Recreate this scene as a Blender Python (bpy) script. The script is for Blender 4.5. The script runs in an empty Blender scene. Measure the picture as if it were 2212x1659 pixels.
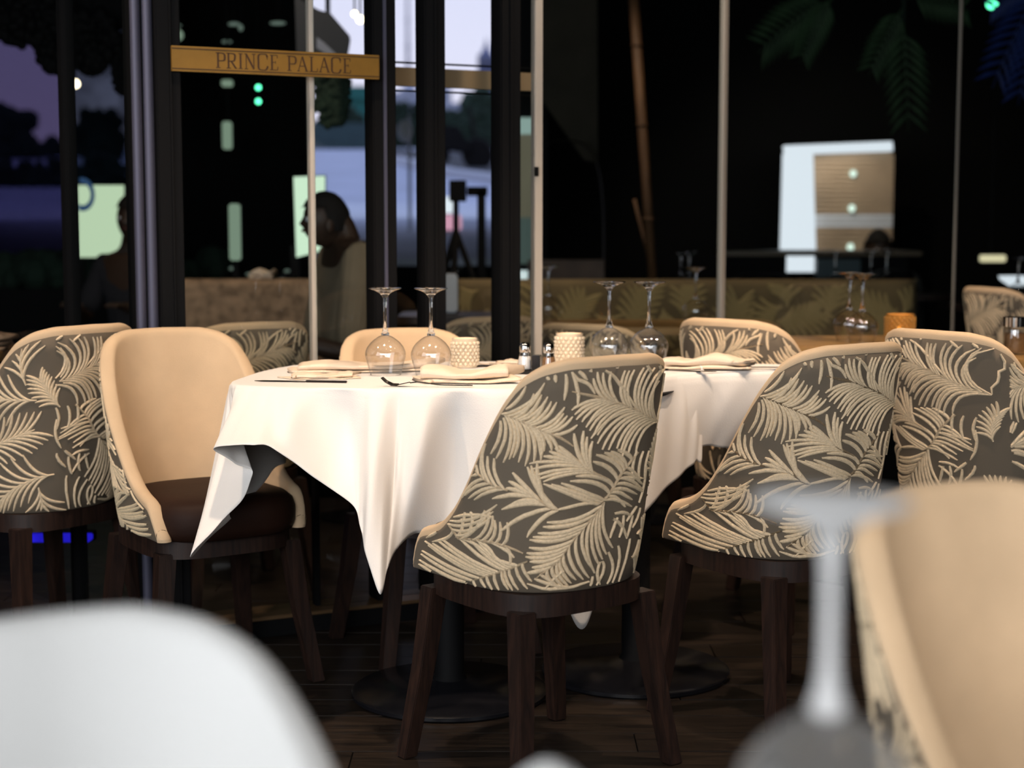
import bpy, bmesh, math, random
import numpy as np
from mathutils import Vector, Matrix
random.seed(7); rng = np.random.default_rng(7)
sc = bpy.context.scene
col = sc.collection
PI = math.pi

# ------------------------------------------------------------------ camera
FPX, IW, IH, YH, CZ = 3500.0, 2212, 1659, 473.0, 1.135
PITCH = math.atan((IH / 2 - YH) / FPX)
cd = bpy.data.cameras.new('camera'); cam = bpy.data.objects.new('camera', cd); col.objects.link(cam)
cam.location = (0, 0, CZ); cam.rotation_euler = (PI / 2 - PITCH, 0, 0)
cd.sensor_width = 36; cd.lens = FPX / IW * 36; cd.clip_start = .05; cd.clip_end = 2000
cd.dof.use_dof = True; cd.dof.focus_distance = 3.55; cd.dof.aperture_fstop = 2.6; cd.dof.aperture_blades = 0
sc.camera = cam

def at(px, py, d):
    """world point that a photo pixel shows at depth y = d"""
    u = (px - IW / 2) / FPX; v = (IH / 2 - py) / FPX
    # ray in camera space (u, v, -1) rotated by the pitch
    dy = math.cos(PITCH) + v * math.sin(PITCH)
    dz = -math.sin(PITCH) + v * math.cos(PITCH)
    k = d / dy
    return Vector((u * k, d, CZ + dz * k))

# ------------------------------------------------------------------ colour
sc.view_settings.view_transform = 'Standard'; sc.view_settings.look = 'None'
sc.view_settings.gamma = 1; sc.view_settings.use_curve_mapping = False
sc.view_settings.exposure = 0.0
sc.cycles.use_denoising = True
sc.cycles.max_bounces = 16; sc.cycles.diffuse_bounces = 3; sc.cycles.glossy_bounces = 3; sc.cycles.transparent_max_bounces = 16; sc.cycles.transmission_bounces = 16
sc.cycles.use_adaptive_sampling = True; sc.cycles.adaptive_threshold = .03
sc.cycles.caustics_reflective = False; sc.cycles.caustics_refractive = False
sc.cycles.sample_clamp_indirect = 6.0

# ------------------------------------------------------------------ dusk sky
wd = bpy.data.worlds.new('dusk'); sc.world = wd; wd.use_nodes = True
nt = wd.node_tree; N = nt.nodes; bg = N['Background']
tc = N.new('ShaderNodeTexCoord'); sep = N.new('ShaderNodeSeparateXYZ'); nt.links.new(tc.outputs['Generated'], sep.inputs[0])
mr = N.new('ShaderNodeMapRange'); mr.inputs[1].default_value = -.05; mr.inputs[2].default_value = .5
nt.links.new(sep.outputs[2], mr.inputs[0])
cr = N.new('ShaderNodeValToRGB'); nt.links.new(mr.outputs[0], cr.inputs[0])
cr.color_ramp.elements[0].color = (.80, .70, .80, 1); cr.color_ramp.elements[1].color = (.40, .46, .72, 1)
e = cr.color_ramp.elements.new(.28); e.color = (.70, .69, .86, 1)
nt.links.new(cr.outputs[0], bg.inputs[0]); bg.inputs[1].default_value = 1.3

# ------------------------------------------------------------------ lights
def area(name, loc, target, sx, sy, power, color, spread=PI):
    l = bpy.data.lights.new(name, 'AREA'); l.shape = 'RECTANGLE'; l.size = sx; l.size_y = sy; l.energy = power; l.color = color; l.spread = spread
    o = bpy.data.objects.new(name, l); col.objects.link(o); o.location = loc
    o.rotation_euler = (Vector(target) - Vector(loc)).to_track_quat('-Z', 'Y').to_euler(); return o
def spot(name, loc, target, power, color, angle=70, blend=.6, r=.05):
    l = bpy.data.lights.new(name, 'SPOT'); l.energy = power; l.color = color; l.spot_size = math.radians(angle); l.spot_blend = blend; l.shadow_soft_size = r
    o = bpy.data.objects.new(name, l); col.objects.link(o); o.location = loc
    o.rotation_euler = (Vector(target) - Vector(loc)).to_track_quat('-Z', 'Y').to_euler(); return o
WARM = (1, .76, .56); COOL = (.955, .975, 1)
area('window_light', (-1.2, -2.2, 2.0), (0, 3.0, .7), 3.4, 1.8, 182, COOL)
spot('ceiling_spot', (.55, 4.35, 2.85), (.45, 5.3, 1.3), 55, WARM, 75)  # extra spot added to brighten the pale glass-edge posts
area('window_light', (-2.5, .9, 1.5), (.1, 1.9, .9), 1.8, 2.2, 34, (.88, .93, 1))  # unseen side light added to brighten the near glass
area('window_light', (2.3, -.7, 1.6), (.2, 2.0, .9), 1.6, 2.0, 30, (.97, .98, 1))  # unseen light added for reflections in the near glass
spot('ceiling_spot', (-.45, 3.35, 2.85), (-.3, 3.85, .75), 122, WARM, 62)
spot('ceiling_spot', (.75, 3.3, 2.85), (.5, 4.0, .75), 128, WARM, 60)
spot('ceiling_spot', (-1.7, 3.2, 2.85), (-1.0, 4.0, .7), 92, WARM, 60)
spot('ceiling_spot', (1.9, 3.6, 2.85), (1.45, 4.4, .75), 150, WARM, 62)
spot('ceiling_spot', (1.3, 5.9, 2.85), (1.7, 6.1, .7), 110, WARM, 60)
spot('ceiling_spot', (.9, .9, 2.85), (.7, 1.8, .8), 42, WARM, 60)
spot('ceiling_spot', (.3, 7.2, 2.85), (.6, 7.5, .6), 65, WARM, 75)
spot('ceiling_spot', (-1.3, 6.4, 2.85), (-1.0, 7.3, .7), 55, WARM, 70)
spot('street_lamp_light', (-1.2, 12.5, 6.5), (-1.2, 12.0, 1.0), 420, (.85, .9, 1), 95, .5, .2)  # unseen light added to brighten the near road
spot('ceiling_spot', (1.5, 9.6, 2.85), (2.05, 10.9, 1.6), 60, (1, .80, .58), 75)

# ------------------------------------------------------------------ materials
def mat(name, color, rough=.6, metal=0, spec=.5, bump=0, bscale=200, sheen=0, var=0, vscale=6, coat=0, trans=0, ior=1.45, sss=0, emis=None, estr=0):
    m = bpy.data.materials.new(name); m.use_nodes = True; t = m.node_tree; b = t.nodes['Principled BSDF']
    b.inputs['Base Color'].default_value = (*color, 1); b.inputs['Roughness'].default_value = rough
    b.inputs['Metallic'].default_value = metal; b.inputs['Specular IOR Level'].default_value = spec
    b.inputs['Coat Weight'].default_value = coat; b.inputs['Transmission Weight'].default_value = trans; b.inputs['IOR'].default_value = ior
    if sheen: b.inputs['Sheen Weight'].default_value = sheen; b.inputs['Sheen Roughness'].default_value = .5; b.inputs['Sheen Tint'].default_value = (*[min(1, c * 1.5 + .1) for c in color], 1)
    if sss: b.inputs['Subsurface Weight'].default_value = sss; b.inputs['Subsurface Scale'].default_value = .01
    if emis: b.inputs['Emission Color'].default_value = (*emis, 1); b.inputs['Emission Strength'].default_value = estr
    co = t.nodes.new('ShaderNodeTexCoord')
    if var:
        n = t.nodes.new('ShaderNodeTexNoise'); n.inputs['Scale'].default_value = vscale; n.inputs['Detail'].default_value = 6
        t.links.new(co.outputs['Object'], n.inputs['Vector'])
        r = t.nodes.new('ShaderNodeMapRange'); r.inputs[1].default_value = .3; r.inputs[2].default_value = .7; r.inputs[3].default_value = 1 - var; r.inputs[4].default_value = 1 + var
        t.links.new(n.outputs[0], r.inputs[0])
        x = t.nodes.new('ShaderNodeVectorMath'); x.operation = 'SCALE'; x.inputs[0].default_value = color; t.links.new(r.outputs[0], x.inputs['Scale'])
        t.links.new(x.outputs[0], b.inputs['Base Color'])
    if bump:
        n = t.nodes.new('ShaderNodeTexNoise'); n.inputs['Scale'].default_value = bscale; n.inputs['Detail'].default_value = 3
        t.links.new(co.outputs['Object'], n.inputs['Vector'])
        k = t.nodes.new('ShaderNodeBump'); k.inputs['Strength'].default_value = bump; k.inputs['Distance'].default_value = .002
        t.links.new(n.outputs[0], k.inputs['Height']); t.links.new(k.outputs[0], b.inputs['Normal'])
    return m
def wood(name, c1, c2, rough=.5, axis=2, scale=9, stretch=12):
    m = mat(name, c1, rough); t = m.node_tree; b = t.nodes['Principled BSDF']
    co = t.nodes.new('ShaderNodeTexCoord'); mp = t.nodes.new('ShaderNodeMapping'); s = [scale * stretch] * 3; s[axis] = scale; mp.inputs['Scale'].default_value = s
    n = t.nodes.new('ShaderNodeTexNoise'); n.inputs['Scale'].default_value = 1; n.inputs['Detail'].default_value = 8; n.inputs['Roughness'].default_value = .65
    r = t.nodes.new('ShaderNodeValToRGB'); r.color_ramp.elements[0].position = .35; r.color_ramp.elements[1].position = .68
    r.color_ramp.elements[0].color = (*c1, 1); r.color_ramp.elements[1].color = (*c2, 1)
    t.links.new(co.outputs['Object'], mp.inputs[0]); t.links.new(mp.outputs[0], n.inputs['Vector']); t.links.new(n.outputs[0], r.inputs[0]); t.links.new(r.outputs[0], b.inputs['Base Color'])
    k = t.nodes.new('ShaderNodeBump'); k.inputs['Strength'].default_value = .25; k.inputs['Distance'].default_value = .002
    t.links.new(n.outputs[0], k.inputs['Height']); t.links.new(k.outputs[0], b.inputs['Normal'])
    return m
def glass_mat(name, color=(1, 1, 1), ior=1.45, rough=0):
    m = bpy.data.materials.new(name); m.use_nodes = True; t = m.node_tree; t.nodes.remove(t.nodes['Principled BSDF'])
    g = t.nodes.new('ShaderNodeBsdfGlass'); g.inputs[0].default_value = (*color, 1); g.inputs['IOR'].default_value = ior; g.inputs['Roughness'].default_value = rough
    t.links.new(g.outputs[0], t.nodes['Material Output'].inputs[0]); return m
def pane_mat(name, tint, refl=1.0, ior=1.5, mottle=0):
    m = bpy.data.materials.new(name); m.use_nodes = True; t = m.node_tree; t.nodes.remove(t.nodes['Principled BSDF'])
    a = t.nodes.new('ShaderNodeBsdfTransparent'); a.inputs[0].default_value = (*tint, 1)
    if mottle:
        co = t.nodes.new('ShaderNodeTexCoord'); n = t.nodes.new('ShaderNodeTexNoise'); n.inputs['Scale'].default_value = 2.2; n.inputs['Detail'].default_value = 3
        t.links.new(co.outputs['Object'], n.inputs['Vector'])
        r = t.nodes.new('ShaderNodeMapRange'); r.inputs[1].default_value = .35; r.inputs[2].default_value = .65; r.inputs[3].default_value = 1 - mottle; r.inputs[4].default_value = 1 + mottle
        t.links.new(n.outputs[0], r.inputs[0]); x = t.nodes.new('ShaderNodeVectorMath'); x.operation = 'SCALE'; x.inputs[0].default_value = tint
        t.links.new(r.outputs[0], x.inputs['Scale']); t.links.new(x.outputs[0], a.inputs[0])
    g = t.nodes.new('ShaderNodeBsdfGlossy'); g.inputs['Roughness'].default_value = .02; g.inputs[0].default_value = (refl, refl, refl, 1)
    f = t.nodes.new('ShaderNodeFresnel'); f.inputs[0].default_value = ior
    gm = t.nodes.new('ShaderNodeNewGeometry'); k = t.nodes.new('ShaderNodeMath'); k.operation = 'SUBTRACT'; k.inputs[0].default_value = 1; t.links.new(gm.outputs['Backfacing'], k.inputs[1])
    k2 = t.nodes.new('ShaderNodeMath'); k2.operation = 'MULTIPLY'; t.links.new(f.outputs[0], k2.inputs[0]); t.links.new(k.outputs[0], k2.inputs[1])
    x = t.nodes.new('ShaderNodeMixShader'); t.links.new(k2.outputs[0], x.inputs[0]); t.links.new(a.outputs[0], x.inputs[1]); t.links.new(g.outputs[0], x.inputs[2])
    t.links.new(x.outputs[0], t.nodes['Material Output'].inputs[0]); return m
def emit(name, color, s):
    m = bpy.data.materials.new(name); m.use_nodes = True; t = m.node_tree; t.nodes.remove(t.nodes['Principled BSDF'])
    g = t.nodes.new('ShaderNodeEmission'); g.inputs[0].default_value = (*color, 1); g.inputs[1].default_value = s
    t.links.new(g.outputs[0], t.nodes['Material Output'].inputs[0]); return m

M = dict(
    beige=mat('beige_velvet', (.64, .46, .29), .85, sheen=.25, bump=.35, bscale=500, var=.07, vscale=9, spec=.2),
    taupe=mat('taupe_ground', (.15, .120, .088), .9, sheen=.12, bump=.3, bscale=900, spec=.15),
    pile=mat('chenille_pile', (.78, .60, .395), .95, sheen=.3, bump=1.0, bscale=420, var=.12, vscale=160, spec=.1),
    brown=mat('brown_leather', (.020, .0075, .004), .62, var=.2, bump=.3, bscale=60, spec=.2),
    legwood=wood('walnut_leg', (.009, .0042, .003), (.030, .013, .008), .5, 2, 6, 14),
    cloth=mat('white_linen', (.82, .785, .745), .9, bump=.25, bscale=350, sheen=.1, spec=.1),
    napkin=mat('cream_napkin', (.78, .64, .50), .9, bump=.35, bscale=300, spec=.1),
    white=mat('white_upholstery', (.63, .63, .62), .6, bump=.12, bscale=300, spec=.3),
    grey=mat('pale_grey_fabric', (.40, .37, .31), .85, bump=.4, bscale=300, var=.12, vscale=30, spec=.2),
    black=mat('black_paint', (.004, .004, .0045), .7, spec=.15),
    blackgloss=mat('black_gloss_metal', (.008, .008, .01), .22, spec=.5),
    cutlery=mat('dark_cutlery', (.03, .025, .022), .22, metal=1),
    alu=mat('pale_aluminium', (.62, .55, .47), .35, metal=.3, spec=.5),
    lavmetal=mat('grey_metal_profile', (.085, .085, .125), .55, metal=.5),
    steel=mat('polished_steel', (.8, .78, .75), .12, metal=1),
    gold=mat('brass_band', (.26, .135, .022), .42, metal=.35, bump=.1, bscale=200, var=.12, vscale=14),
    letter=mat('engraved_letter', (.05, .02, .005), .6),
    plank=wood('dark_floorboard', (.005, .0035, .003), (.032, .021, .014), .42, 0, 5, 14),
    bronze=mat('bronze_sill', (.20, .12, .06), .4, metal=.6),
    salt=mat('salt', (.85, .83, .8), .9, bump=.5), pepper=mat('ground_pepper', (.27, .14, .06), .9, bump=.6),
    glass=glass_mat('clear_glass'), amberglass=glass_mat('amber_tint_glass', (1, .86, .6)),
    bead=mat('cream_bead_glass', (.95, .80, .60), .18, trans=.12, sss=.0, ior=1.45),
    amberbead=mat('amber_bead_glass', (.80, .40, .09), .2, trans=.35),
    ochre=wood('ochre_tabletop', (.32, .17, .05), (.5, .30, .11), .4, 0, 3, 10),
    banq=mat('banquette_taupe', (.16, .115, .055), .9, var=.15, bump=.3), banqpile=mat('banquette_pile', (.36, .27, .12), .95, bump=.6, bscale=200),
    leather=mat('dark_bench', (.05, .035, .028), .6, var=.3, vscale=8), tan=mat('speckled_tan_fabric', (.30, .20, .125), .9, var=.45, vscale=22, bump=.5),
    skin=mat('dark_skin', (.05, .028, .018), .5), hair=mat('black_hair', (.006, .005, .005), .8), shirt=mat('khaki_shirt', (.26, .20, .13), .9, var=.15), darkshirt=mat('dark_shirt', (.015, .015, .02), .9),
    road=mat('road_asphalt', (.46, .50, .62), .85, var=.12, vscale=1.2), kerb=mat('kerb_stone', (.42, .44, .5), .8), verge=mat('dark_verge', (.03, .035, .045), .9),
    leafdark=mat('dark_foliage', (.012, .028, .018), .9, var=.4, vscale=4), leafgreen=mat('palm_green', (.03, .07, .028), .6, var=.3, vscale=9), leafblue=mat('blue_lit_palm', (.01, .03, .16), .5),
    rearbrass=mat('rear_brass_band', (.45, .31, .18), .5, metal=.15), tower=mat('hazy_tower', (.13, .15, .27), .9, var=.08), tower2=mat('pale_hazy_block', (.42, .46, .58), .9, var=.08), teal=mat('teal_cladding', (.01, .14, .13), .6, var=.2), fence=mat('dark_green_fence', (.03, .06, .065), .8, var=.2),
    window=mat('tower_window', (.12, .14, .24), .3), led=emit('blue_led', (.03, .02, 1), .6), green=emit('green_signal', (.12, 1, .5), 4), warmlamp=emit('warm_lamp', (1, .83, .55), 6),
    screen=emit('lit_screen', (.72, .92, .62), .85), screenb=emit('screen_emblem', (.06, .14, .3), .5), whitelit=emit('lit_white_frame', (.86, .93, 1), 1.05),
    slat=mat('oak_slat', (.36, .26, .17), .6, var=.2, vscale=3), counter=mat('counter_top', (.11, .075, .04), .4), barlamp=emit('bar_strip_light', (1, .9, .55), .9), palegreen=emit('pale_green_lamp', (.45, .62, .45), .45),
    canvas=mat('dark_canvas', (.035, .03, .02), .9, var=.2), pole=wood('bamboo_pole', (.07, .035, .015), (.14, .07, .03), .6, 2, 5, 8), lantern=mat('dark_lantern', (.02, .022, .028), .6), lanterng=mat('lantern_pale_panel', (.22, .24, .3), .5),
    plaster=mat('black_wall', (.004, .004, .004), .9, spec=.1), pink=emit('pink_sign', (.9, .45, .6), .8), whitebox=mat('white_box', (.6, .62, .66), .6),
    windowframe=mat('black_window_frame', (.006, .006, .008), .4),
)
M['clearpane'] = pane_mat('clear_pane', (.93, .95, .95), .55)
M['smokepane'] = pane_mat('smoked_pane', (.30, .272, .375), .3)  # tint added to darken the sky seen through it
M['greypane'] = pane_mat('frosted_smoke_pane', (.22, .235, .27), .3, mottle=.5)  # mottled tint stands for a grey reflection
def thin_glass(name, tint=(.985, .985, .985), edge=.5):
    """blown glass wall: clear face on, darker where the eye looks along the wall, Fresnel gloss"""
    m = bpy.data.materials.new(name); m.use_nodes = True; t = m.node_tree; t.nodes.remove(t.nodes['Principled BSDF'])
    lw = t.nodes.new('ShaderNodeLayerWeight'); lw.inputs[0].default_value = .5
    p = t.nodes.new('ShaderNodeMath'); p.operation = 'POWER'; p.inputs[1].default_value = 4; t.links.new(lw.outputs['Facing'], p.inputs[0])
    mx = t.nodes.new('ShaderNodeMix'); mx.data_type = 'RGBA'; mx.inputs['A'].default_value = (*tint, 1); mx.inputs['B'].default_value = tuple(c * edge for c in tint) + (1,); t.links.new(p.outputs[0], mx.inputs['Factor'])
    a = t.nodes.new('ShaderNodeBsdfTransparent'); t.links.new(mx.outputs['Result'], a.inputs[0])
    q = t.nodes.new('ShaderNodeMath'); q.operation = 'MULTIPLY_ADD'; q.inputs[1].default_value = .62; q.inputs[2].default_value = .15; t.links.new(p.outputs[0], q.inputs[0])
    g = t.nodes.new('ShaderNodeBsdfGlossy'); g.inputs['Roughness'].default_value = .03
    x = t.nodes.new('ShaderNodeMixShader'); t.links.new(q.outputs[0], x.inputs[0]); t.links.new(a.outputs[0], x.inputs[1]); t.links.new(g.outputs[0], x.inputs[2])
    t.links.new(x.outputs[0], t.nodes['Material Output'].inputs[0]); return m
M['thin'] = thin_glass('thin_glass')
def hazy(name, f):  # white diffuse mixed into clear glass, standing for the light it catches
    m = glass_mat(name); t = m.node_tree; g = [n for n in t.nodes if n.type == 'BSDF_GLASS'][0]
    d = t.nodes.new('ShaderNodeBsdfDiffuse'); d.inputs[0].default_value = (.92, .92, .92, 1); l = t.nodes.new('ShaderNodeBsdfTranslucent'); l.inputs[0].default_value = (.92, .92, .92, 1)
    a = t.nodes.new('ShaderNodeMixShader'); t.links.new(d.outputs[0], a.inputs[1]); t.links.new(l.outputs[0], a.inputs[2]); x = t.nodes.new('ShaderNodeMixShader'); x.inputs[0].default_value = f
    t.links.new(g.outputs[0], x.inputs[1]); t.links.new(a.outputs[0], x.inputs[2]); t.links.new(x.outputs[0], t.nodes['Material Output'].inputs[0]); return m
M['milkythin'] = thin_glass('milky_thin_glass')  # near bowl: translucent white mixed in below so it looks bright
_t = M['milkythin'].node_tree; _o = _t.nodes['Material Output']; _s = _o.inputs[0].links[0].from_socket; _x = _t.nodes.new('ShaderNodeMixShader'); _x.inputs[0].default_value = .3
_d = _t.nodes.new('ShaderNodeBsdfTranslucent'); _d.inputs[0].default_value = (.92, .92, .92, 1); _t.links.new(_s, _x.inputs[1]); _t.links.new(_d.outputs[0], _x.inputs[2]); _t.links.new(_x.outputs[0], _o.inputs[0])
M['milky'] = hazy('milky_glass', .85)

# ------------------------------------------------------------------ builders
class MB:
    def __init__(s): s.v = []; s.f = []
    def add(s, vs, fs):
        o = len(s.v); s.v += [tuple(map(float, v)) for v in vs]; s.f += [tuple(i + o for i in f) for f in fs]; return s
    def box(s, lo, hi, rot=None):
        x0, y0, z0 = lo; x1, y1, z1 = hi
        vs = [Vector(p) for p in ((x0, y0, z0), (x1, y0, z0), (x1, y1, z0), (x0, y1, z0), (x0, y0, z1), (x1, y0, z1), (x1, y1, z1), (x0, y1, z1))]
        if rot is not None: vs = [rot @ v for v in vs]
        return s.add(vs, [(0, 3, 2, 1), (4, 5, 6, 7), (0, 1, 5, 4), (1, 2, 6, 5), (2, 3, 7, 6), (3, 0, 4, 7)])
    def hexa(s, b, t):
        n = len(b); return s.add(list(b) + list(t), [tuple(range(n))[::-1], tuple(range(n, 2 * n))] + [(i, (i + 1) % n, n + (i + 1) % n, n + i) for i in range(n)])
    def lathe(s, prof, seg=32, c=(0, 0, 0), cap=True):
        vs = []; fs = []; n = len(prof)
        for k in range(seg):
            a = 2 * PI * k / seg
            for r, z in prof: vs.append((c[0] + r * math.cos(a), c[1] + r * math.sin(a), c[2] + z))
        for k in range(seg):
            k2 = (k + 1) % seg
            for i in range(n - 1): fs.append((k * n + i, k2 * n + i, k2 * n + i + 1, k * n + i + 1))
        if cap:
            fs.append(tuple(k * n for k in range(seg))[::-1]); fs.append(tuple(k * n + n - 1 for k in range(seg)))
        return s.add(vs, fs)
    def tube(s, pts, r, seg=8):
        pts = [Vector(p) for p in pts]; rs = r if isinstance(r, (list, tuple)) else [r] * len(pts); vs = []; fs = []
        up = Vector((0, 0, 1))
        for i, p in enumerate(pts):
            t = (pts[min(i + 1, len(pts) - 1)] - pts[max(i - 1, 0)]).normalized()
            a = t.cross(up if abs(t.z) < .95 else Vector((1, 0, 0))).normalized(); b = t.cross(a)
            for k in range(seg): q = 2 * PI * k / seg; vs.append(p + rs[i] * (a * math.cos(q) + b * math.sin(q)))
        for i in range(len(pts) - 1):
            for k in range(seg): fs.append((i * seg + k, i * seg + (k + 1) % seg, (i + 1) * seg + (k + 1) % seg, (i + 1) * seg + k))
        fs += [tuple(range(seg))[::-1], tuple(range((len(pts) - 1) * seg, len(pts) * seg))]
        return s.add(vs, fs)
    def grid(s, P, closed=False):
        n, m = len(P), len(P[0]); vs = [p for r in P for p in r]; fs = []
        for i in range(n if closed else n - 1):
            for j in range(m - 1): i2 = (i + 1) % n; fs.append((i * m + j, i2 * m + j, i2 * m + j + 1, i * m + j + 1))
        return s.add(vs, fs)
    def ball(s, c, r, seg=10, rings=6, sc_=(1, 1, 1)):
        vs = [(c[0], c[1], c[2] - r * sc_[2])]; fs = []
        for i in range(1, rings):
            t = -PI / 2 + PI * i / rings
            for k in range(seg): a = 2 * PI * k / seg; vs.append((c[0] + r * sc_[0] * math.cos(t) * math.cos(a), c[1] + r * sc_[1] * math.cos(t) * math.sin(a), c[2] + r * sc_[2] * math.sin(t)))
        vs.append((c[0], c[1], c[2] + r * sc_[2])); e = len(vs) - 1
        for k in range(seg):
            fs.append((0, 1 + (k + 1) % seg, 1 + k)); b = 1 + (rings - 2) * seg; fs.append((e, b + k, b + (k + 1) % seg))
            for i in range(rings - 2): a0 = 1 + i * seg; fs.append((a0 + k, a0 + (k + 1) % seg, a0 + seg + (k + 1) % seg, a0 + seg + k))
        return s.add(vs, fs)
    def build(s, name, m, parent=None, smooth=False, bevel=0, fix=False, loc=None):
        me = bpy.data.meshes.new(name); me.from_pydata(s.v, [], s.f); me.materials.append(m)
        if fix or bevel:
            bm = bmesh.new(); bm.from_mesh(me)
            if fix: bmesh.ops.remove_doubles(bm, verts=bm.verts, dist=1e-6); bmesh.ops.recalc_face_normals(bm, faces=bm.faces)
            if bevel: bmesh.ops.bevel(bm, geom=bm.edges[:] , offset=bevel, segments=2, affect='EDGES', clamp_overlap=True)
            bm.to_mesh(me); bm.free()
        if smooth:
            me.polygons.foreach_set('use_smooth', [True] * len(me.polygons))
            if smooth != 'all': me.set_sharp_from_angle(angle=math.radians(40))
        o = bpy.data.objects.new(name, me); col.objects.link(o); o.parent = parent
        if loc is not None: o.location = loc
        return o
def tag(o, label=None, cat=None, group=None, kind=None):
    if label: o['label'] = label
    if cat: o['category'] = cat
    if group: o['group'] = group
    if kind: o['kind'] = kind
    return o
def thing(name, label, cat, loc=(0, 0, 0), rz=0, group=None, s=1, sz=None):
    o = bpy.data.objects.new(name, None); col.objects.link(o); o.location = loc; o.rotation_euler = (0, 0, rz); o.scale = (s, s, sz if sz else s)
    o.empty_display_size = .1
    return tag(o, label, cat, group)
def copy_tree(o, parent=None):
    c = o.copy(); col.objects.link(c); c.parent = parent
    for ch in list(o.children): copy_tree(ch, c)
    return c
def dup(root, loc, rz, label, group=None, s=1, sz=None):
    c = copy_tree(root); c.location = loc; c.rotation_euler = (0, 0, rz); c.scale = (s, s, sz if sz else s); c['label'] = label
    if group: c['group'] = group
    return c
def bez3(a, b, c, n):
    return [tuple((1 - t) ** 2 * a[k] + 2 * t * (1 - t) * b[k] + t * t * c[k] for k in range(len(a))) for t in [i / (n - 1) for i in range(n)]]
def crom(P, n, closed=False):
    P = np.array(P, float); K = len(P); out = []
    for i in range(K if closed else K - 1):
        p0, p1, p2, p3 = (P[(i - 1) % K] if closed or i else P[0]), P[i], P[(i + 1) % K], (P[(i + 2) % K] if closed or i + 2 < K else P[-1])
        for k in range(n):
            t = k / n; out.append(.5 * (2 * p1 + (p2 - p0) * t + (2 * p0 - 5 * p1 + 4 * p2 - p3) * t * t + (3 * p1 - p0 - 3 * p2 + p3) * t ** 3))
    if not closed: out.append(P[-1])
    return np.array(out)
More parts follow.
